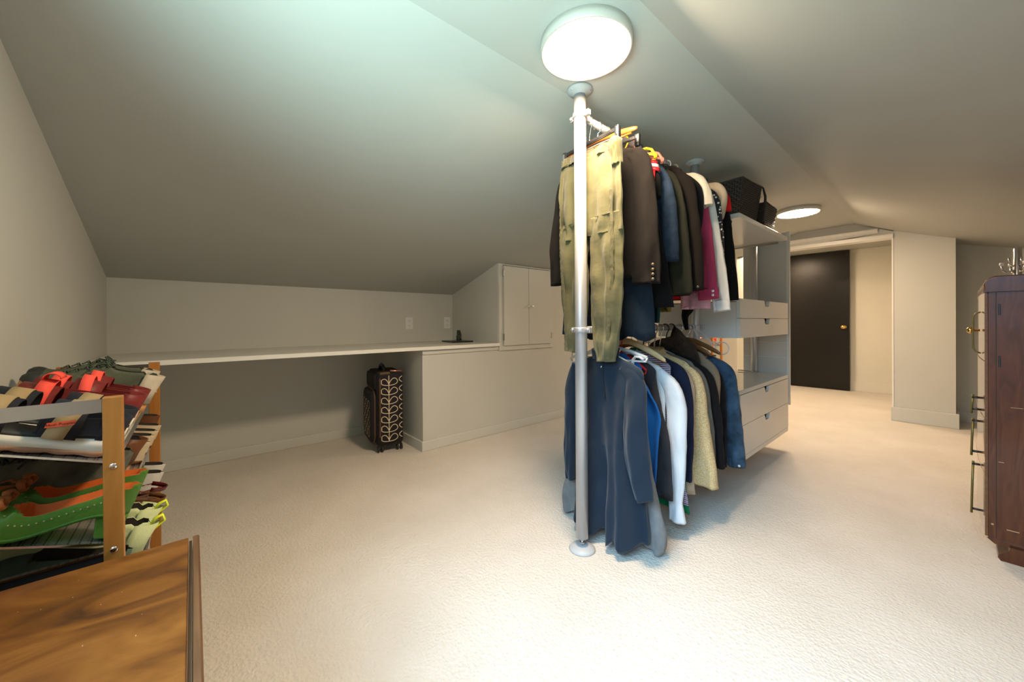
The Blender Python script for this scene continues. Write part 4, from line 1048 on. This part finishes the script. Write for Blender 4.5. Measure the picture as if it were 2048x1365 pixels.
M_palewood = wood('pale_bare_wood', (0.62, 0.42, 0.20), (0.70, 0.50, 0.26), 0.5, coat=0)
UR, LR = 1.850, 0.938

# ---- front item: olive satin trousers on a clip hanger
M_satin = fabric('olive_satin', (0.1122, 0.1054, 0.0510), 0.45, 0.30, 0.08, 700, 0.2, (7, 7, 10))
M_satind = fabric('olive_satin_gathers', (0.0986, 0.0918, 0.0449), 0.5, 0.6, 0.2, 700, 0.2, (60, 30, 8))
hanger(1.325, UR, 'clip', 'black clip hanger holding the olive satin trousers, nearest on the upper rail', 0.152, yaw=-5, drop=0.100)
tr_ = thing('satin_trousers', 'olive green satin jogger trousers hanging at the front of the upper rail', 'trousers', (XP, 1.325, 0), radians(-4))
wb = cloth_tube([(-0.008, 0, 0.012, 0.160, 0.010), (-0.008, 0, -0.006, 0.165, 0.014), (-0.008, 0, -0.030, 0.168, 0.016)], 5, 0.005, (9, 15, 27), n=100, m=10, start=-0.3, edge=True).build('waistband', M_satind, tr_, label='gathered elastic waistband')
wb.location = (0, 0, 1.714); wb.rotation_euler = (0, radians(3.5), 0)
cloth_tube([(-0.008, 0, 1.688, 0.167, 0.015), (-0.008, 0, 1.645, 0.172, 0.018), (-0.006, 0, 1.52, 0.176, 0.020), (-0.004, 0, 1.40, 0.178, 0.020), (-0.004, 0, 1.345, 0.176, 0.018)], 6, 0.006, (7, 12, 19), n=80, m=22, start=-0.4, edge=False, wr=0.014).build('seat', M_satin, tr_)
for s, xs in ((1, [(0.087, 0.082), (0.088, 0.082), (0.088, 0.082), (0.088, 0.080), (0.084, 0.070), (0.083, 0.056), (0.084, 0.042), (0.085, 0.040)]), (-1, [(-0.096, 0.084), (-0.097, 0.084), (-0.096, 0.082), (-0.092, 0.078), (-0.092, 0.066), (-0.098, 0.052), (-0.104, 0.040), (-0.106, 0.038)])):
    zz = (1.42, 1.34, 1.22, 1.10, 0.98, 0.89, 0.83, 0.805) if s > 0 else (1.42, 1.34, 1.22, 1.10, 0.99, 0.91, 0.855, 0.835)
    lg = cloth_tube([(x, 0, z, w_, 0.020) for (x, w_), z in zip(xs, zz)], 8+s, 0.006, (3, 5, 9), n=56, m=54, start=-0.3, wr=0.014).build('leg', M_satin, tr_)
    # ruched side seam
    R = random.Random(3+s); pts = []; rows = []
    for i in range(70):
        u = i/69; z = 1.52-u*(1.52-(0.82 if s > 0 else 0.85)); j = min(u/0.14, 1) 
        zi = (1.52-z)/(1.52-zz[-1])*7; xs_ = interp([(a, b_) for a, b_ in xs], 40)[int(min(40, max(0, (1.42-z)/(1.42-zz[-1])*40)))]
        x = xs_[0]+s*xs_[1]*(0.52 if s > 0 else 0.80); rows.append([(x-0.007-0.003*sin(i*1.9), -0.0185, z+0.003*R.random()), (x+0.001*R.uniform(-1, 1), -0.0235-0.003*(i % 2), z), (x+0.008+0.004*R.random(), -0.0175, z-0.004*R.random())])
    MB().grid(rows).build('ruched_seam', M_satind, lg, label='ruched side seam')
    MB().box(min(s*0.055, s*0.135)-0.006, max(s*0.055, s*0.135)-0.006, -0.0265, -0.0205, 1.415, 1.4175).build('pocket_flap', M_stitch if False else M_satind, tr_)
    MB().tube([(s*0.135-0.004, -0.022, 1.64), (s*0.148-0.004, -0.0235, 1.50), (s*0.146-.004, -0.0235, 1.42)], 0.0016, 6).build('pocket_seam', M_satind, tr_)
MB().tube([(-0.012, -0.024, 1.70), (-0.014, -0.026, 1.63), (-0.012, -0.025, 1.56), (-0.010, -0.025, 1.40)], 0.0018, 6).build('fly_seam', M_satind, tr_)
MB().lathe([(0.001, -0.005), (0.005, -0.004), (0.006, 0), (0.003, 0.003)], (-0.008, -0.024, 1.700), 12, 1).build('button', M_wplastic, tr_)
MB().tube([(0.0, -0.016, 1.722), (0.06, -0.006, 1.728), (0.118, -0.010, 1.722)], 0.0016, 6).build('drawstring', M_beigesuede, tr_)
cloth_tube([(0.138, -0.004, 1.722, 0.016, 0.012), (0.140, -0.006, 1.710, 0.026, 0.020), (0.142, -0.006, 1.688, 0.027, 0.022), (0.146, -0.004, 1.655, 0.021, 0.019), (0.148, -0.002, 1.61, 0.020, 0.018)], 21, 0.003, (5, 8, 11), n=30, m=18, start=-0.5).build('bunched_waist', M_satin, tr_, label='bunched fabric at the clip')

# ---- upper rail
GU, GL = 'clothes on the upper rail', 'clothes on the lower rail'
hanger(1.385, UR, 'wood', 'glossy orange wooden hanger behind the olive trousers on the upper rail', 0.190, yaw=3, drop=0.062, droop=0.018)
hanger(1.452, UR, 'clip', 'black clip hanger with metal clips, second one behind the orange wooden hanger', 0.150, yaw=4, drop=0.085)
c_bz = fb('brown_black_wool', (0.0116, 0.0094, 0.0083), var=0.08)
garment(1.415, 'blazer', 'dark brown-black blazer with cuff buttons, right behind the olive trousers', 'blazer', c_bz, 0.195, 1.700, 1.16, 0.20,
        [(0.140, 1.705, 0.028), (0.172, 1.665, 0.042), (0.188, 1.54, 0.048), (0.196, 1.38, 0.053), (0.198, 1.22, 0.058), (0.196, 1.130, 0.061)], seed=11, yaw=9, t=0.016, grp=GU, buttons=4, collar=c_bz, amp=0.006,
        lsleeve=[(0.150, 1.70, 0.030), (0.190, 1.64, 0.046), (0.222, 1.45, 0.050), (0.238, 1.28, 0.050), (0.235, 1.155, 0.050)])
c_nv = fb('slate_navy_crepe', (0.0154, 0.0266, 0.0420), var=0.06)
garment(1.475, 'navy_dress', 'long slate navy dress showing below the brown-black blazer', 'dress', c_nv, 0.185, 1.695, 0.90, 0.235, seed=13, yaw=10, t=0.015, grp=GU, amp=0.014, chest=0.185, freqs=(4, 7, 11), hemwave=0.012, cx=-0.03)
c_ws = fb('white_cotton', (0.70, 0.70, 0.68), var=0.04)
c_bk = fb('black_jersey', (0.0077, 0.0077, 0.0084), var=0.15)
g = garment(1.595, 'black_dress', 'black dress with red and white striped shoulder band on yellow hanger', 'dress', c_bk, 0.150, 1.705, 1.035, 0.235, [(0.13, 1.695, 0.03), (0.152, 1.62, 0.034), (0.155, 1.53, 0.035)], seed=17, t=0.018, grp=GU, amp=0.012, chest=0.16)
for k, (cc, z0_, z1_) in enumerate(((M_redpl, 1.700, 1.684), (M_wplastic, 1.684, 1.668), (M_redpl, 1.668, 1.650), (M_redpl, 1.645, 1.600))):
    rows = [[(0.148+0.02*(1.70-z)/0.1+0.003*cos(a)-0.0, -0.020-0.0035+0.004*sin(a), z) for a in (0, 1.5, 3.1)] for z in (z0_, z1_)]
    if k == 3: rows = [[(0.156, -0.024, 1.648), (0.170, -0.022, 1.648)], [(0.164, -0.024, 1.60), (0.168, -0.022, 1.60)]]
    else: rows = [[(0.136+0.2*(1.70-z), -0.0245, z+0.006), (0.168+0.25*(1.70-z), -0.019, z-0.006), (0.172+0.25*(1.70-z), 0.0, z-0.008)] for z in (z0_, z1_)]
    MB().grid(rows).build('striped_band', cc, g, label='red and white striped band', solid=0.002)
c_dn = fb('mid_blue_denim', (0.0270, 0.0450, 0.0788), var=0.45, weave=1600)
garment(1.658, 'denim_shirt', 'faded blue denim shirt, sleeve hanging on the upper rail', 'shirt', c_dn, 0.160, 1.715, 1.18, 0.18, [(0.13, 1.705, 0.03), (0.160, 1.62, 0.042), (0.180, 1.45, 0.048), (0.184, 1.25, 0.050)], seed=19, t=0.017, grp=GU, cuffs=c_dn, amp=0.006)
c_ol = fb('dark_olive_wool', (0.0247, 0.0247, 0.0163), var=0.08)
garment(1.722, 'olive_jacket', 'dark olive jacket sleeve between the denim shirt and brown blazer', 'jacket', c_ol, 0.160, 1.715, 1.12, 0.19, [(0.13, 1.70, 0.03), (0.165, 1.62, 0.045), (0.195, 1.40, 0.052), (0.212, 1.20, 0.052), (0.218, 1.095, 0.050)], seed=23, t=0.017, grp=GU, amp=0.006)
c_br = fb('dark_brown_wool', (0.0132, 0.0096, 0.0078), var=0.08)
garment(1.795, 'brown_blazer', 'plain dark brown blazer with broad shoulder, middle of the upper rail', 'blazer', c_br, 0.188, 1.720, 1.12, 0.20, [(0.16, 1.705, 0.035), (0.195, 1.62, 0.050), (0.215, 1.45, 0.052), (0.232, 1.28, 0.052), (0.238, 1.115, 0.050)], seed=29, t=0.020, grp=GU, collar=c_br, amp=0.006, buttons=2)
garment(1.868, 'jersey_shirt', 'short-sleeved black top between the brown blazer and the white lace top', 'top', c_bk, 0.185, 1.705, 1.10, 0.19, [(0.16, 1.70, 0.035), (0.205, 1.62, 0.042), (0.212, 1.50, 0.042), (0.205, 1.405, 0.040)], seed=31, t=0.014, grp=GU)
c_lc = fb('ivory_lace', (0.62, 0.57, 0.47), var=0.05)
g = garment(1.915, 'lace_top', 'ivory lace top with a flared cap sleeve on the upper rail', 'top', c_lc, 0.165, 1.720, 1.30, 0.19, [(0.14, 1.715, 0.035), (0.185, 1.68, 0.045), (0.212, 1.62, 0.055), (0.222, 1.53, 0.062)], seed=37, t=0.014, grp=GU, samp=0.010)
b = MB(); R = random.Random(8)
for k in range(34):
    u, v = R.random(), R.random(); x = 0.10+0.11*u; z = 1.735-0.05*u-0.11*v
    b.lathe([(0.0001, -0.0185), (0.004*R.uniform(.5, 1.2), -0.0190), (0.0001, -0.0180)], (x, -0.008, z), 6, 1)
o = b.build('lace_shadow_dot', fb('lace_shadow', (0.12, 0.10, 0.08)), g); o['kind'] = 'stuff'  # raised dark dots stand for lace holes, shade put into their colour
c_pk = fb('raspberry_pink_linen', (0.42, 0.050, 0.120), var=0.08)
garment(1.955, 'pink_shirt', 'raspberry pink shirt with buttoned cuff hanging on the upper rail', 'shirt', c_pk, 0.175, 1.700, 1.12, 0.18, [(0.15, 1.69, 0.03), (0.190, 1.62, 0.040), (0.215, 1.45, 0.042), (0.228, 1.25, 0.044), (0.242, 1.085, 0.045)], seed=41, t=0.014, grp=GU, cuffs=c_pk, buttons=2, cufflen=0.045, samp=0.004)
c_plc = fb('pale_pink_lace', (0.66, 0.35, 0.40), var=0.25)
garment(1.985, 'pink_camisole', 'pale pink lace hem hanging just below the pink shirt cuff', 'top', c_plc, 0.06, 1.44, 1.035, 0.070, seed=42, t=0.008, grp=GU, amp=0.006, chest=0.08, cx=0.165, neck=0.03)
garment(2.015, 'white_shirt', 'white cotton shirt with long sleeve, behind the pink shirt', 'shirt', c_ws, 0.180, 1.700, 1.15, 0.18, [(0.15, 1.69, 0.03), (0.200, 1.62, 0.040), (0.232, 1.42, 0.042), (0.262, 1.20, 0.044), (0.284, 1.025, 0.038)], seed=43, t=0.014, grp=GU, cuffs=c_ws, samp=0.005)
pat = mat('black_white_print', (0.02, 0.02, 0.025), 0.8); _v = coords(pat); _nt, _N, _L, _b = nodes(pat)
_vo = _N.new('ShaderNodeTexVoronoi'); _vo.inputs['Scale'].default_value = 60; _L.new(_v, _vo.inputs['Vector']); ramp(pat, _vo.outputs['Distance'], [(0.28, (0.7, 0.68, 0.62)), (0.34, (0.015, 0.015, 0.02))])
garment(2.055, 'printed_blouse', 'black blouse with small white print behind the white shirt', 'blouse', pat, 0.185, 1.700, 1.15, 0.19, [(0.15, 1.69, 0.03), (0.215, 1.62, 0.036), (0.240, 1.45, 0.038), (0.250, 1.27, 0.036)], seed=47, t=0.012, grp=GU)
c_bg = fb('blush_beige_crepe', (0.46, 0.37, 0.28), var=0.06)
garment(2.100, 'beige_blouse', 'blush beige blouse with ruffled short sleeve near the far post', 'blouse', c_bg, 0.200, 1.715, 1.15, 0.19, [(0.17, 1.70, 0.028), (0.215, 1.675, 0.034), (0.240, 1.63, 0.038), (0.238, 1.57, 0.038), (0.225, 1.51, 0.034)], seed=53, t=0.014, grp=GU, samp=0.014)
c_rd = fb('bright_red_jersey', (0.55, 0.012, 0.018), var=0.05)
garment(2.155, 'red_top', 'bright red short-sleeved top peeping out beside the black basket', 'top', c_rd, 0.205, 1.705, 1.10, 0.19, [(0.16, 1.695, 0.024), (0.205, 1.665, 0.030), (0.236, 1.62, 0.034), (0.240, 1.555, 0.036)], seed=59, t=0.010, grp=GU)
garment(2.215, 'black_cardigan', 'long-sleeved black cardigan, last on the upper rail', 'cardigan', c_bk, 0.185, 1.690, 1.10, 0.19, [(0.16, 1.68, 0.03), (0.205, 1.60, 0.036), (0.225, 1.42, 0.038), (0.240, 1.25, 0.040), (0.252, 1.083, 0.040)], seed=61, t=0.018, grp=GU)
c_mu = fb('mustard_print', (0.20, 0.14, 0.03), var=0.4)
garment(1.760, 'mustard_top', 'mustard brown top whose hem shows below the dark jackets', 'top', c_mu, 0.15, 1.68, 1.018, 0.13, seed=62, t=0.010, grp=GU, amp=0.006, cx=0.02)
c_tl = fb('dark_teal_jersey', (0.010, 0.050, 0.045), var=0.1)
garment(1.690, 'teal_dress', 'dark teal dress, a narrow strip of hem above the lower rail', 'dress', c_tl, 0.10, 1.68, 0.965, 0.060, seed=63, t=0.010, grp=GU, amp=0.008, cx=0.06, chest=0.09)
sc_ = thing('black_scarf', 'black scarf with a pointed end dangling above the lower rail', 'scarf', (XP, 2.13, 0), 0)
cloth_tube([(0.06, 0, 1.62, 0.03, 0.008), (0.06, 0, 1.35, 0.036, 0.009), (0.065, 0, 1.10, 0.036, 0.009), (0.060, 0, 1.045, 0.034, 0.008), (0.045, 0, 1.00, 0.018, 0.008), (0.050, 0, 0.95, 0.013, 0.006), (0.058, 0, 0.925, 0.009, 0.005)], 65, 0.004, n=24).build('cloth', c_bk, sc_)
# hangers whose hooks and ends show on the upper rail
for (y, k, lab, a) in ((1.500, 'clear', 'pale clear plastic hanger near the front of the upper rail', 0), (1.550, 'clear', 'pale clear plastic hanger, next behind on the upper rail', 0), (1.598, 'yellow', 'bright yellow plastic hanger end sticking out above the black dress', 0),
                       (1.660, 'pink', 'coral pink plastic hanger just behind the yellow one', 0), (1.725, 'black', 'black plastic hanger holding the olive jacket', 0), (1.797, 'black', 'black plastic hanger inside the dark brown blazer', 0),
                       (1.917, 'black', 'black hanger inside the ivory lace top', 0), (1.957, 'brown', 'brown wooden hanger inside the pink shirt', 0), (2.017, 'white', 'white plastic hanger inside the white shirt', 0), (2.102, 'beige', 'beige plastic hanger inside the beige blouse', 0), (2.217, 'clip', 'clip hanger with metal clips inside the black cardigan', 0)):
    if k in ('yellow', 'pink'):
        h_ = hanger(y, UR, k, lab, 0.165, yaw=a, drop=0.070, droop=0.055)
        P = [(0.085, 0, -0.078), (0.115, 0, -0.078), (0.140, 0, -0.092), (0.155, 0, -0.118), (0.158, 0, -0.140)]
        MB().tube(P, 0.010, 10, flat=0.6).build('shoulder_end', M_yellow if k == 'yellow' else M_pinkpl, h_)
    else: hanger(y, UR, k, lab, 0.125 if k == 'clip' else 0.15, yaw=a, droop=0.045)

# ---- lower rail, front to back
M_zipdress = fabric('ink_navy_fleece', (0.0119, 0.0238, 0.0425), 0.85, 0.35, 0.05, 1500, 0.2, (5, 5, 3))
dz = thing('zip_dress', 'ink navy long-sleeved dress with half zip, front of the lower rail', 'dress', (XP, 1.375, 0), radians(-2), GL)
CXD = 0.045
cloth_tube([(CXD, 0.002, 0.826, 0.055, 0.020), (CXD, 0.001, 0.812, 0.090, 0.022), (CXD, 0, 0.796, 0.140, 0.024), (CXD, 0, 0.768, 0.178, 0.027), (CXD, 0, 0.72, 0.182, 0.028), (CXD+.002, 0, 0.60, 0.168, 0.028), (CXD, 0, 0.46, 0.152, 0.028), (CXD, 0, 0.42, 0.154, 0.028), (CXD, 0, 0.32, 0.165, 0.032), (CXD-.004, 0, 0.19, 0.176, 0.040), (CXD-.006, 0, 0.055, 0.186, 0.052)],
           71, 0.034, (5, 8, 12), n=110, m=60, start=0.32, hemwave=0.018, grow=0.85).build('body', M_zipdress, dz)
for s, P in ((1, [(0.135, 0.780, 0.020), (0.180, 0.750, 0.034), (0.196, 0.69, 0.046), (0.198, 0.58, 0.052), (0.205, 0.45, 0.053), (0.222, 0.34, 0.046), (0.240, 0.265, 0.034)]), (-1, [(0.115, 0.765, 0.034), (0.148, 0.69, 0.038), (0.166, 0.56, 0.034), (0.170, 0.42, 0.032), (0.172, 0.30, 0.028), (0.168, 0.215, 0.020)])):
    cloth_tube([(s*p[0], -0.020*smooth(0, 4, i) if s > 0 else 0.004, p[1], p[2], 0.024) for i, p in enumerate(P)], 73+s, 0.006, (2, 3, 5), n=30, m=36, flat=0.85).build('sleeve', M_zipdress, dz)
rows = []
for i in range(25):   # stand-up collar open at the front
    a_ = -pi/2+0.30+(2*pi-0.60)*i/24; r_ = 0.064
    rows.append([(CXD-.004+r_*cos(a_), 0.002+0.034*sin(a_), 0.806+0.010*max(0, -sin(a_))-0.006), (CXD-.004+r_*1.04*cos(a_), 0.002+0.036*sin(a_), 0.832+0.006*sin(a_)), (CXD-.004+r_*1.06*cos(a_), 0.002+0.038*sin(a_), 0.853+0.010*sin(a_))])
MB().grid(rows).build('collar', M_zipdress, dz, solid=0.004)
M_zipteeth = mat('dark_zip_teeth', (0.05, 0.055, 0.065), 0.35, 0.6)
MB().tube([(CXD+0.010, -0.0335, 0.815), (CXD+0.006, -0.0325, 0.78), (CXD+0.010, -0.0310, 0.70), (CXD+0.018, -0.0305, 0.64)], 0.0018, 6).build('zip', M_zipteeth, dz)
MB().tube([(CXD+0.006, -0.036, 0.783), (CXD+0.002, -0.038, 0.775)], 0.003, 8).build('zip_pull', M_chrome, dz)
MB().box(CXD-0.004, CXD+0.016, 0.020, 0.022, 0.81, 0.838).build('care_tag', c_bk, dz)
for s in (-1, 1):
    MB().tube([(CXD+s*0.085, -0.033, 0.44), (CXD+s*0.092, -0.036, 0.38), (CXD+s*0.090, -0.040, 0.31)], 0.0018, 6).build('pocket_seam', M_zipdress, dz)
    MB().tube([(CXD+s*0.128, -0.0265, 0.70), (CXD+s*0.105, -0.029, 0.62), (CXD+s*0.100, -0.029, 0.50)], 0.0016, 6).build('princess_seam', M_zipdress, dz)
hanger(1.378, LR, 'beige', 'plastic hanger inside the ink navy zip dress', 0.16, drop=0.085)
c_gm = fb('grey_melange_sweat', (0.20, 0.20, 0.20), var=0.2)
garment(1.455, 'grey_sweatshirt', 'pale grey marl sweater hem hanging nearly to the carpet', 'sweater', c_gm, 0.150, 0.760, 0.040, 0.215, [(0.12, 0.74, 0.02), (0.150, 0.60, 0.026), (0.178, 0.40, 0.028), (0.205, 0.22, 0.034), (0.226, 0.11, 0.044), (0.222, 0.045, 0.046), (0.214, 0.022, 0.038)], seed=81, t=0.020, grp=GL, amp=0.016, waist=0.165, chest=0.155, hemwave=0.014)
c_bl = fb('cobalt_blue_silk', (0.008, 0.105, 0.36), rough=0.5, var=0.05)
garment(1.522, 'blue_vest', 'cobalt blue sleeveless top on a white plastic hanger', 'top', c_bl, 0.135, 0.775, 0.19, 0.195, seed=83, t=0.016, grp=GL, amp=0.014, chest=0.225, freqs=(5, 8, 11), waist=0.215)
hanger(1.505, LR, 'white', 'chunky white plastic hanger at the front of the lower rail', 0.165, drop=0.085, droop=0.040)
hw_ = [o for o in bpy.data.objects if o.get('label') == 'chunky white plastic hanger at the front of the lower rail'][0]
MB().tube([(0.085, -0.004, -0.250), (0.092, -0.004, -0.190), (0.100, -0.004, -0.135), (0.112, -0.004, -0.122), (0.135, -0.004, -0.124), (0.152, -0.004, -0.134)], 0.010, 10, flat=0.6).build('support_arm', M_wplastic, hw_)
c_dg = fb('charcoal_wool', (0.0315, 0.0315, 0.0364), var=0.15)
garment(1.585, 'charcoal_cardigan', 'dark charcoal knitted cardigan behind the cobalt blue top', 'cardigan', c_dg, 0.165, 0.765, 0.19, 0.245, seed=87, t=0.018, grp=GL, amp=0.008, waist=0.230, chest=0.195)
hanger(1.600, LR, 'pale', 'bare pale wooden hanger showing between blue top and white shirt', 0.200, drop=0.060, droop=0.080)
c_wh = fb('cool_white_cotton', (0.72, 0.76, 0.80), var=0.03)
garment(1.645, 'white_blouse', 'white long-sleeved cotton blouse with ruffled cuff on the lower rail', 'blouse', c_wh, 0.180, 0.755, 0.20, 0.19, [(0.155, 0.745, 0.032), (0.205, 0.68, 0.042), (0.226, 0.58, 0.044), (0.230, 0.42, 0.040), (0.228, 0.26, 0.036), (0.222, 0.17, 0.030), (0.226, 0.12, 0.033), (0.229, 0.075, 0.037)], seed=89, t=0.020, grp=GL, samp=0.006, collar=c_wh)
stp = mat('striped_knit', (0.3, 0.3, 0.4), 0.85); _nt, _N, _L, _b = nodes(stp); _w = _N.new('ShaderNodeTexWave'); _w.bands_direction = 'Z'; _w.inputs['Scale'].default_value = 18; _L.new(coords(stp), _w.inputs['Vector'])
ramp(stp, _w.outputs['Fac'], [(0.0, (0.04, 0.04, 0.12)), (0.30, (0.45, 0.40, 0.55)), (0.55, (0.75, 0.72, 0.68)), (0.75, (0.55, 0.20, 0.05)), (0.9, (0.05, 0.05, 0.15))])
garment(1.695, 'striped_sweater', 'lilac, navy and orange striped sweater, only its hem showing', 'sweater', stp, 0.180, 0.775, 0.14, 0.255, seed=91, t=0.012, grp=GL, amp=0.005, chest=0.20)
c_gr = fb('emerald_knit', (0.004, 0.17, 0.070), var=0.1)
garment(1.722, 'green_sweater', 'emerald green sweater, a strip of hem below the striped one', 'sweater', c_gr, 0.150, 0.790, 0.088, 0.250, seed=93, t=0.010, grp=GL, amp=0.005, chest=0.20)
c_n2 = fb('midnight_navy_wool', (0.012, 0.016, 0.038), var=0.1)
garment(1.757, 'navy_jacket', 'midnight navy jacket between the white blouse and cream coat', 'jacket', c_n2, 0.175, 0.775, 0.22, 0.23, [(0.15, 0.77, 0.032), (0.195, 0.70, 0.042), (0.212, 0.52, 0.042), (0.208, 0.36, 0.040), (0.205, 0.225, 0.038)], seed=95, t=0.017, grp=GL)
c_cr = fb('cream_peach_wool', (0.4800, 0.3680, 0.2640), var=0.05)
garment(1.808, 'cream_coat', 'cream peach long coat sandwiched before the tweed jacket', 'coat', c_cr, 0.180, 0.760, 0.145, 0.235, [(0.155, 0.75, 0.032), (0.195, 0.68, 0.038), (0.200, 0.52, 0.036), (0.195, 0.35, 0.034)], seed=97, t=0.016, grp=GL)
tw = mat('straw_tweed', (0.5, 0.4, 0.2), 0.95); _nt, _N, _L, _b = nodes(tw); _ck = _N.new('ShaderNodeTexVoronoi'); _ck.inputs['Scale'].default_value = 420; _L.new(coords(tw, (1, 1, 0.8)), _ck.inputs['Vector'])
ramp(tw, _ck.outputs['Color'], [(0.2, (0.50, 0.33, 0.13)), (0.5, (0.62, 0.45, 0.22)), (0.8, (0.72, 0.58, 0.36))]); bump(tw, _ck.outputs['Distance'], 0.5, 0.002)
garment(1.868, 'tweed_jacket', 'straw yellow tweed jacket, widest pale sleeve on the lower rail', 'jacket', tw, 0.185, 0.765, 0.20, 0.21, [(0.155, 0.755, 0.034), (0.200, 0.69, 0.046), (0.215, 0.58, 0.050), (0.228, 0.42, 0.056), (0.244, 0.28, 0.064), (0.252, 0.18, 0.066)], seed=101, t=0.024, grp=GL, collar=tw)
c_gy = fb('grey_felt', (0.13, 0.125, 0.11), var=0.1)
garment(1.925, 'grey_felt_jacket', 'grey felt jacket, thin edge behind the straw tweed jacket', 'jacket', c_gy, 0.195, 0.762, 0.16, 0.225, [(0.16, 0.75, 0.03), (0.212, 0.68, 0.034), (0.230, 0.52, 0.036), (0.245, 0.35, 0.036), (0.252, 0.15, 0.034)], seed=103, t=0.014, grp=GL)
c_k2 = fb('black_wool', (0.0084, 0.0077, 0.0091), var=0.15)
garment(1.985, 'black_coat', 'black wool coat between the grey felt and taupe jackets', 'coat', c_k2, 0.195, 0.762, 0.20, 0.22, [(0.16, 0.75, 0.03), (0.215, 0.68, 0.042), (0.240, 0.52, 0.044), (0.255, 0.35, 0.042), (0.262, 0.24, 0.038)], seed=107, t=0.020, grp=GL)
c_tp = fb('taupe_wool', (0.265, 0.190, 0.128), var=0.06)
garment(2.055, 'taupe_blazer', 'taupe brown blazer with smooth narrow sleeve on the lower rail', 'blazer', c_tp, 0.195, 0.792, 0.22, 0.20, [(0.16, 0.78, 0.034), (0.208, 0.71, 0.044), (0.228, 0.58, 0.030), (0.232, 0.45, 0.024), (0.233, 0.33, 0.014)], seed=109, t=0.022, grp=GL, collar=c_tp, topz=0.062)
c_bd = fb('black_denim', (0.0112, 0.0112, 0.0136), var=0.5, weave=1600)
garment(2.150, 'black_denim_jacket', 'black denim jacket just before the blue jean jacket', 'jacket', c_bd, 0.185, 0.745, 0.20, 0.20, [(0.155, 0.735, 0.034), (0.195, 0.66, 0.044), (0.208, 0.48, 0.044), (0.210, 0.32, 0.042), (0.212, 0.20, 0.040)], seed=113, t=0.024, grp=GL, cuffs=c_bd)
M_jean = fabric('blue_jean_denim', (0.045, 0.095, 0.165), 0.85, 0.7, 0.6, 1600, 0.1, (6, 6, 10))
garment(2.270, 'denim_jacket', 'blue jean jacket with stitched cuff, last on the lower rail', 'jacket', M_jean, 0.188, 0.755, 0.22, 0.19, [(0.155, 0.745, 0.036), (0.200, 0.69, 0.052), (0.218, 0.56, 0.054), (0.235, 0.40, 0.052), (0.250, 0.28, 0.047), (0.258, 0.175, 0.044)], seed=127, t=0.030, grp=GL, cuffs=M_jean, buttons=1, cufflen=0.045, collar=M_jean, neck=0.07)
c_fur = fb('dark_brown_fur', (0.045, 0.028, 0.018), var=0.5, wr=1.0)
fu = thing('fur_collar_coat', 'dark brown coat with fluffy fur collar rising above its neighbours', 'coat', (XP, 2.005, 0), 0, GL)
cloth_tube([(-0.05, 0, 0.866, 0.035, 0.02), (-0.045, 0, 0.855, 0.070, 0.032), (-0.03, 0, 0.830, 0.105, 0.036), (-0.01, 0, 0.795, 0.150, 0.024), (0, 0, 0.76, 0.180, 0.014), (0, 0, 0.5, 0.18, 0.012), (0, 0, 0.25, 0.18, 0.012)], 131, 0.008, (5, 9, 14), n=60, m=30, start=-0.3).build('body', c_fur, fu)
# hooks and hangers on the lower rail
for (y, k, lab, h_) in ((1.460, 'black', 'black hanger inside the pale grey marl sweater', 0.16), (1.560, 'red', 'red plastic hanger hook near the front of the lower rail', 0.15), (1.648, 'brown', 'brown wooden hanger in the white ruffled blouse', 0.17), (1.700, 'clear', 'clear hanger in the striped sweater', 0.16),
                        (1.760, 'black', 'black hanger in the midnight navy jacket', 0.16), (1.812, 'beige', 'long curved beige hanger in the cream peach coat', 0.165), (1.870, 'beige', 'beige hanger in the straw tweed jacket', 0.165), (1.930, 'clear', 'clear hanger in the grey felt jacket', 0.16), (1.990, 'black', 'black hanger in the black wool coat', 0.16),
                        (2.060, 'black', 'black hanger in the taupe blazer', 0.16), (2.155, 'brown', 'brown wooden hanger in the black denim jacket', 0.175), (2.262, 'brown', 'brown wooden hanger inside the blue jean jacket', 0.185)):
    hanger(y, LR, k, lab, h_-0.02 if k != 'brown' else h_, drop=0.112 if k != 'brown' else 0.075, droop=0.075)
# white ring hangers at the far end
for k, (y, x, z, lab) in enumerate(((2.30, 0.085, 0.835, 'thin white plastic ring hanger, nearer one above the jean jacket'), (2.335, 0.165, 0.815, 'thin white plastic ring hanger, outer one near the drawers'))):
    t = thing('ring_hanger', lab, 'hanger', (XP, y, 0), 0, 'white ring hangers')
    MB().tube([(x+0.036*cos(a), 0, z+0.036*sin(a)) for a in [2*pi*i/28 for i in range(28)]], 0.003, 8, closed=True).build('ring', M_wplastic, t)
    MB().tube([(x-0.034, 0, z+0.012), (x*0.45, 0, 0.885), (0.020, 0, 0.925), (0.0205, 0, 0.945), (0.0, 0, 0.959), (-0.018, 0, 0.95)], 0.0028, 8).build('hook', M_wplastic, t)
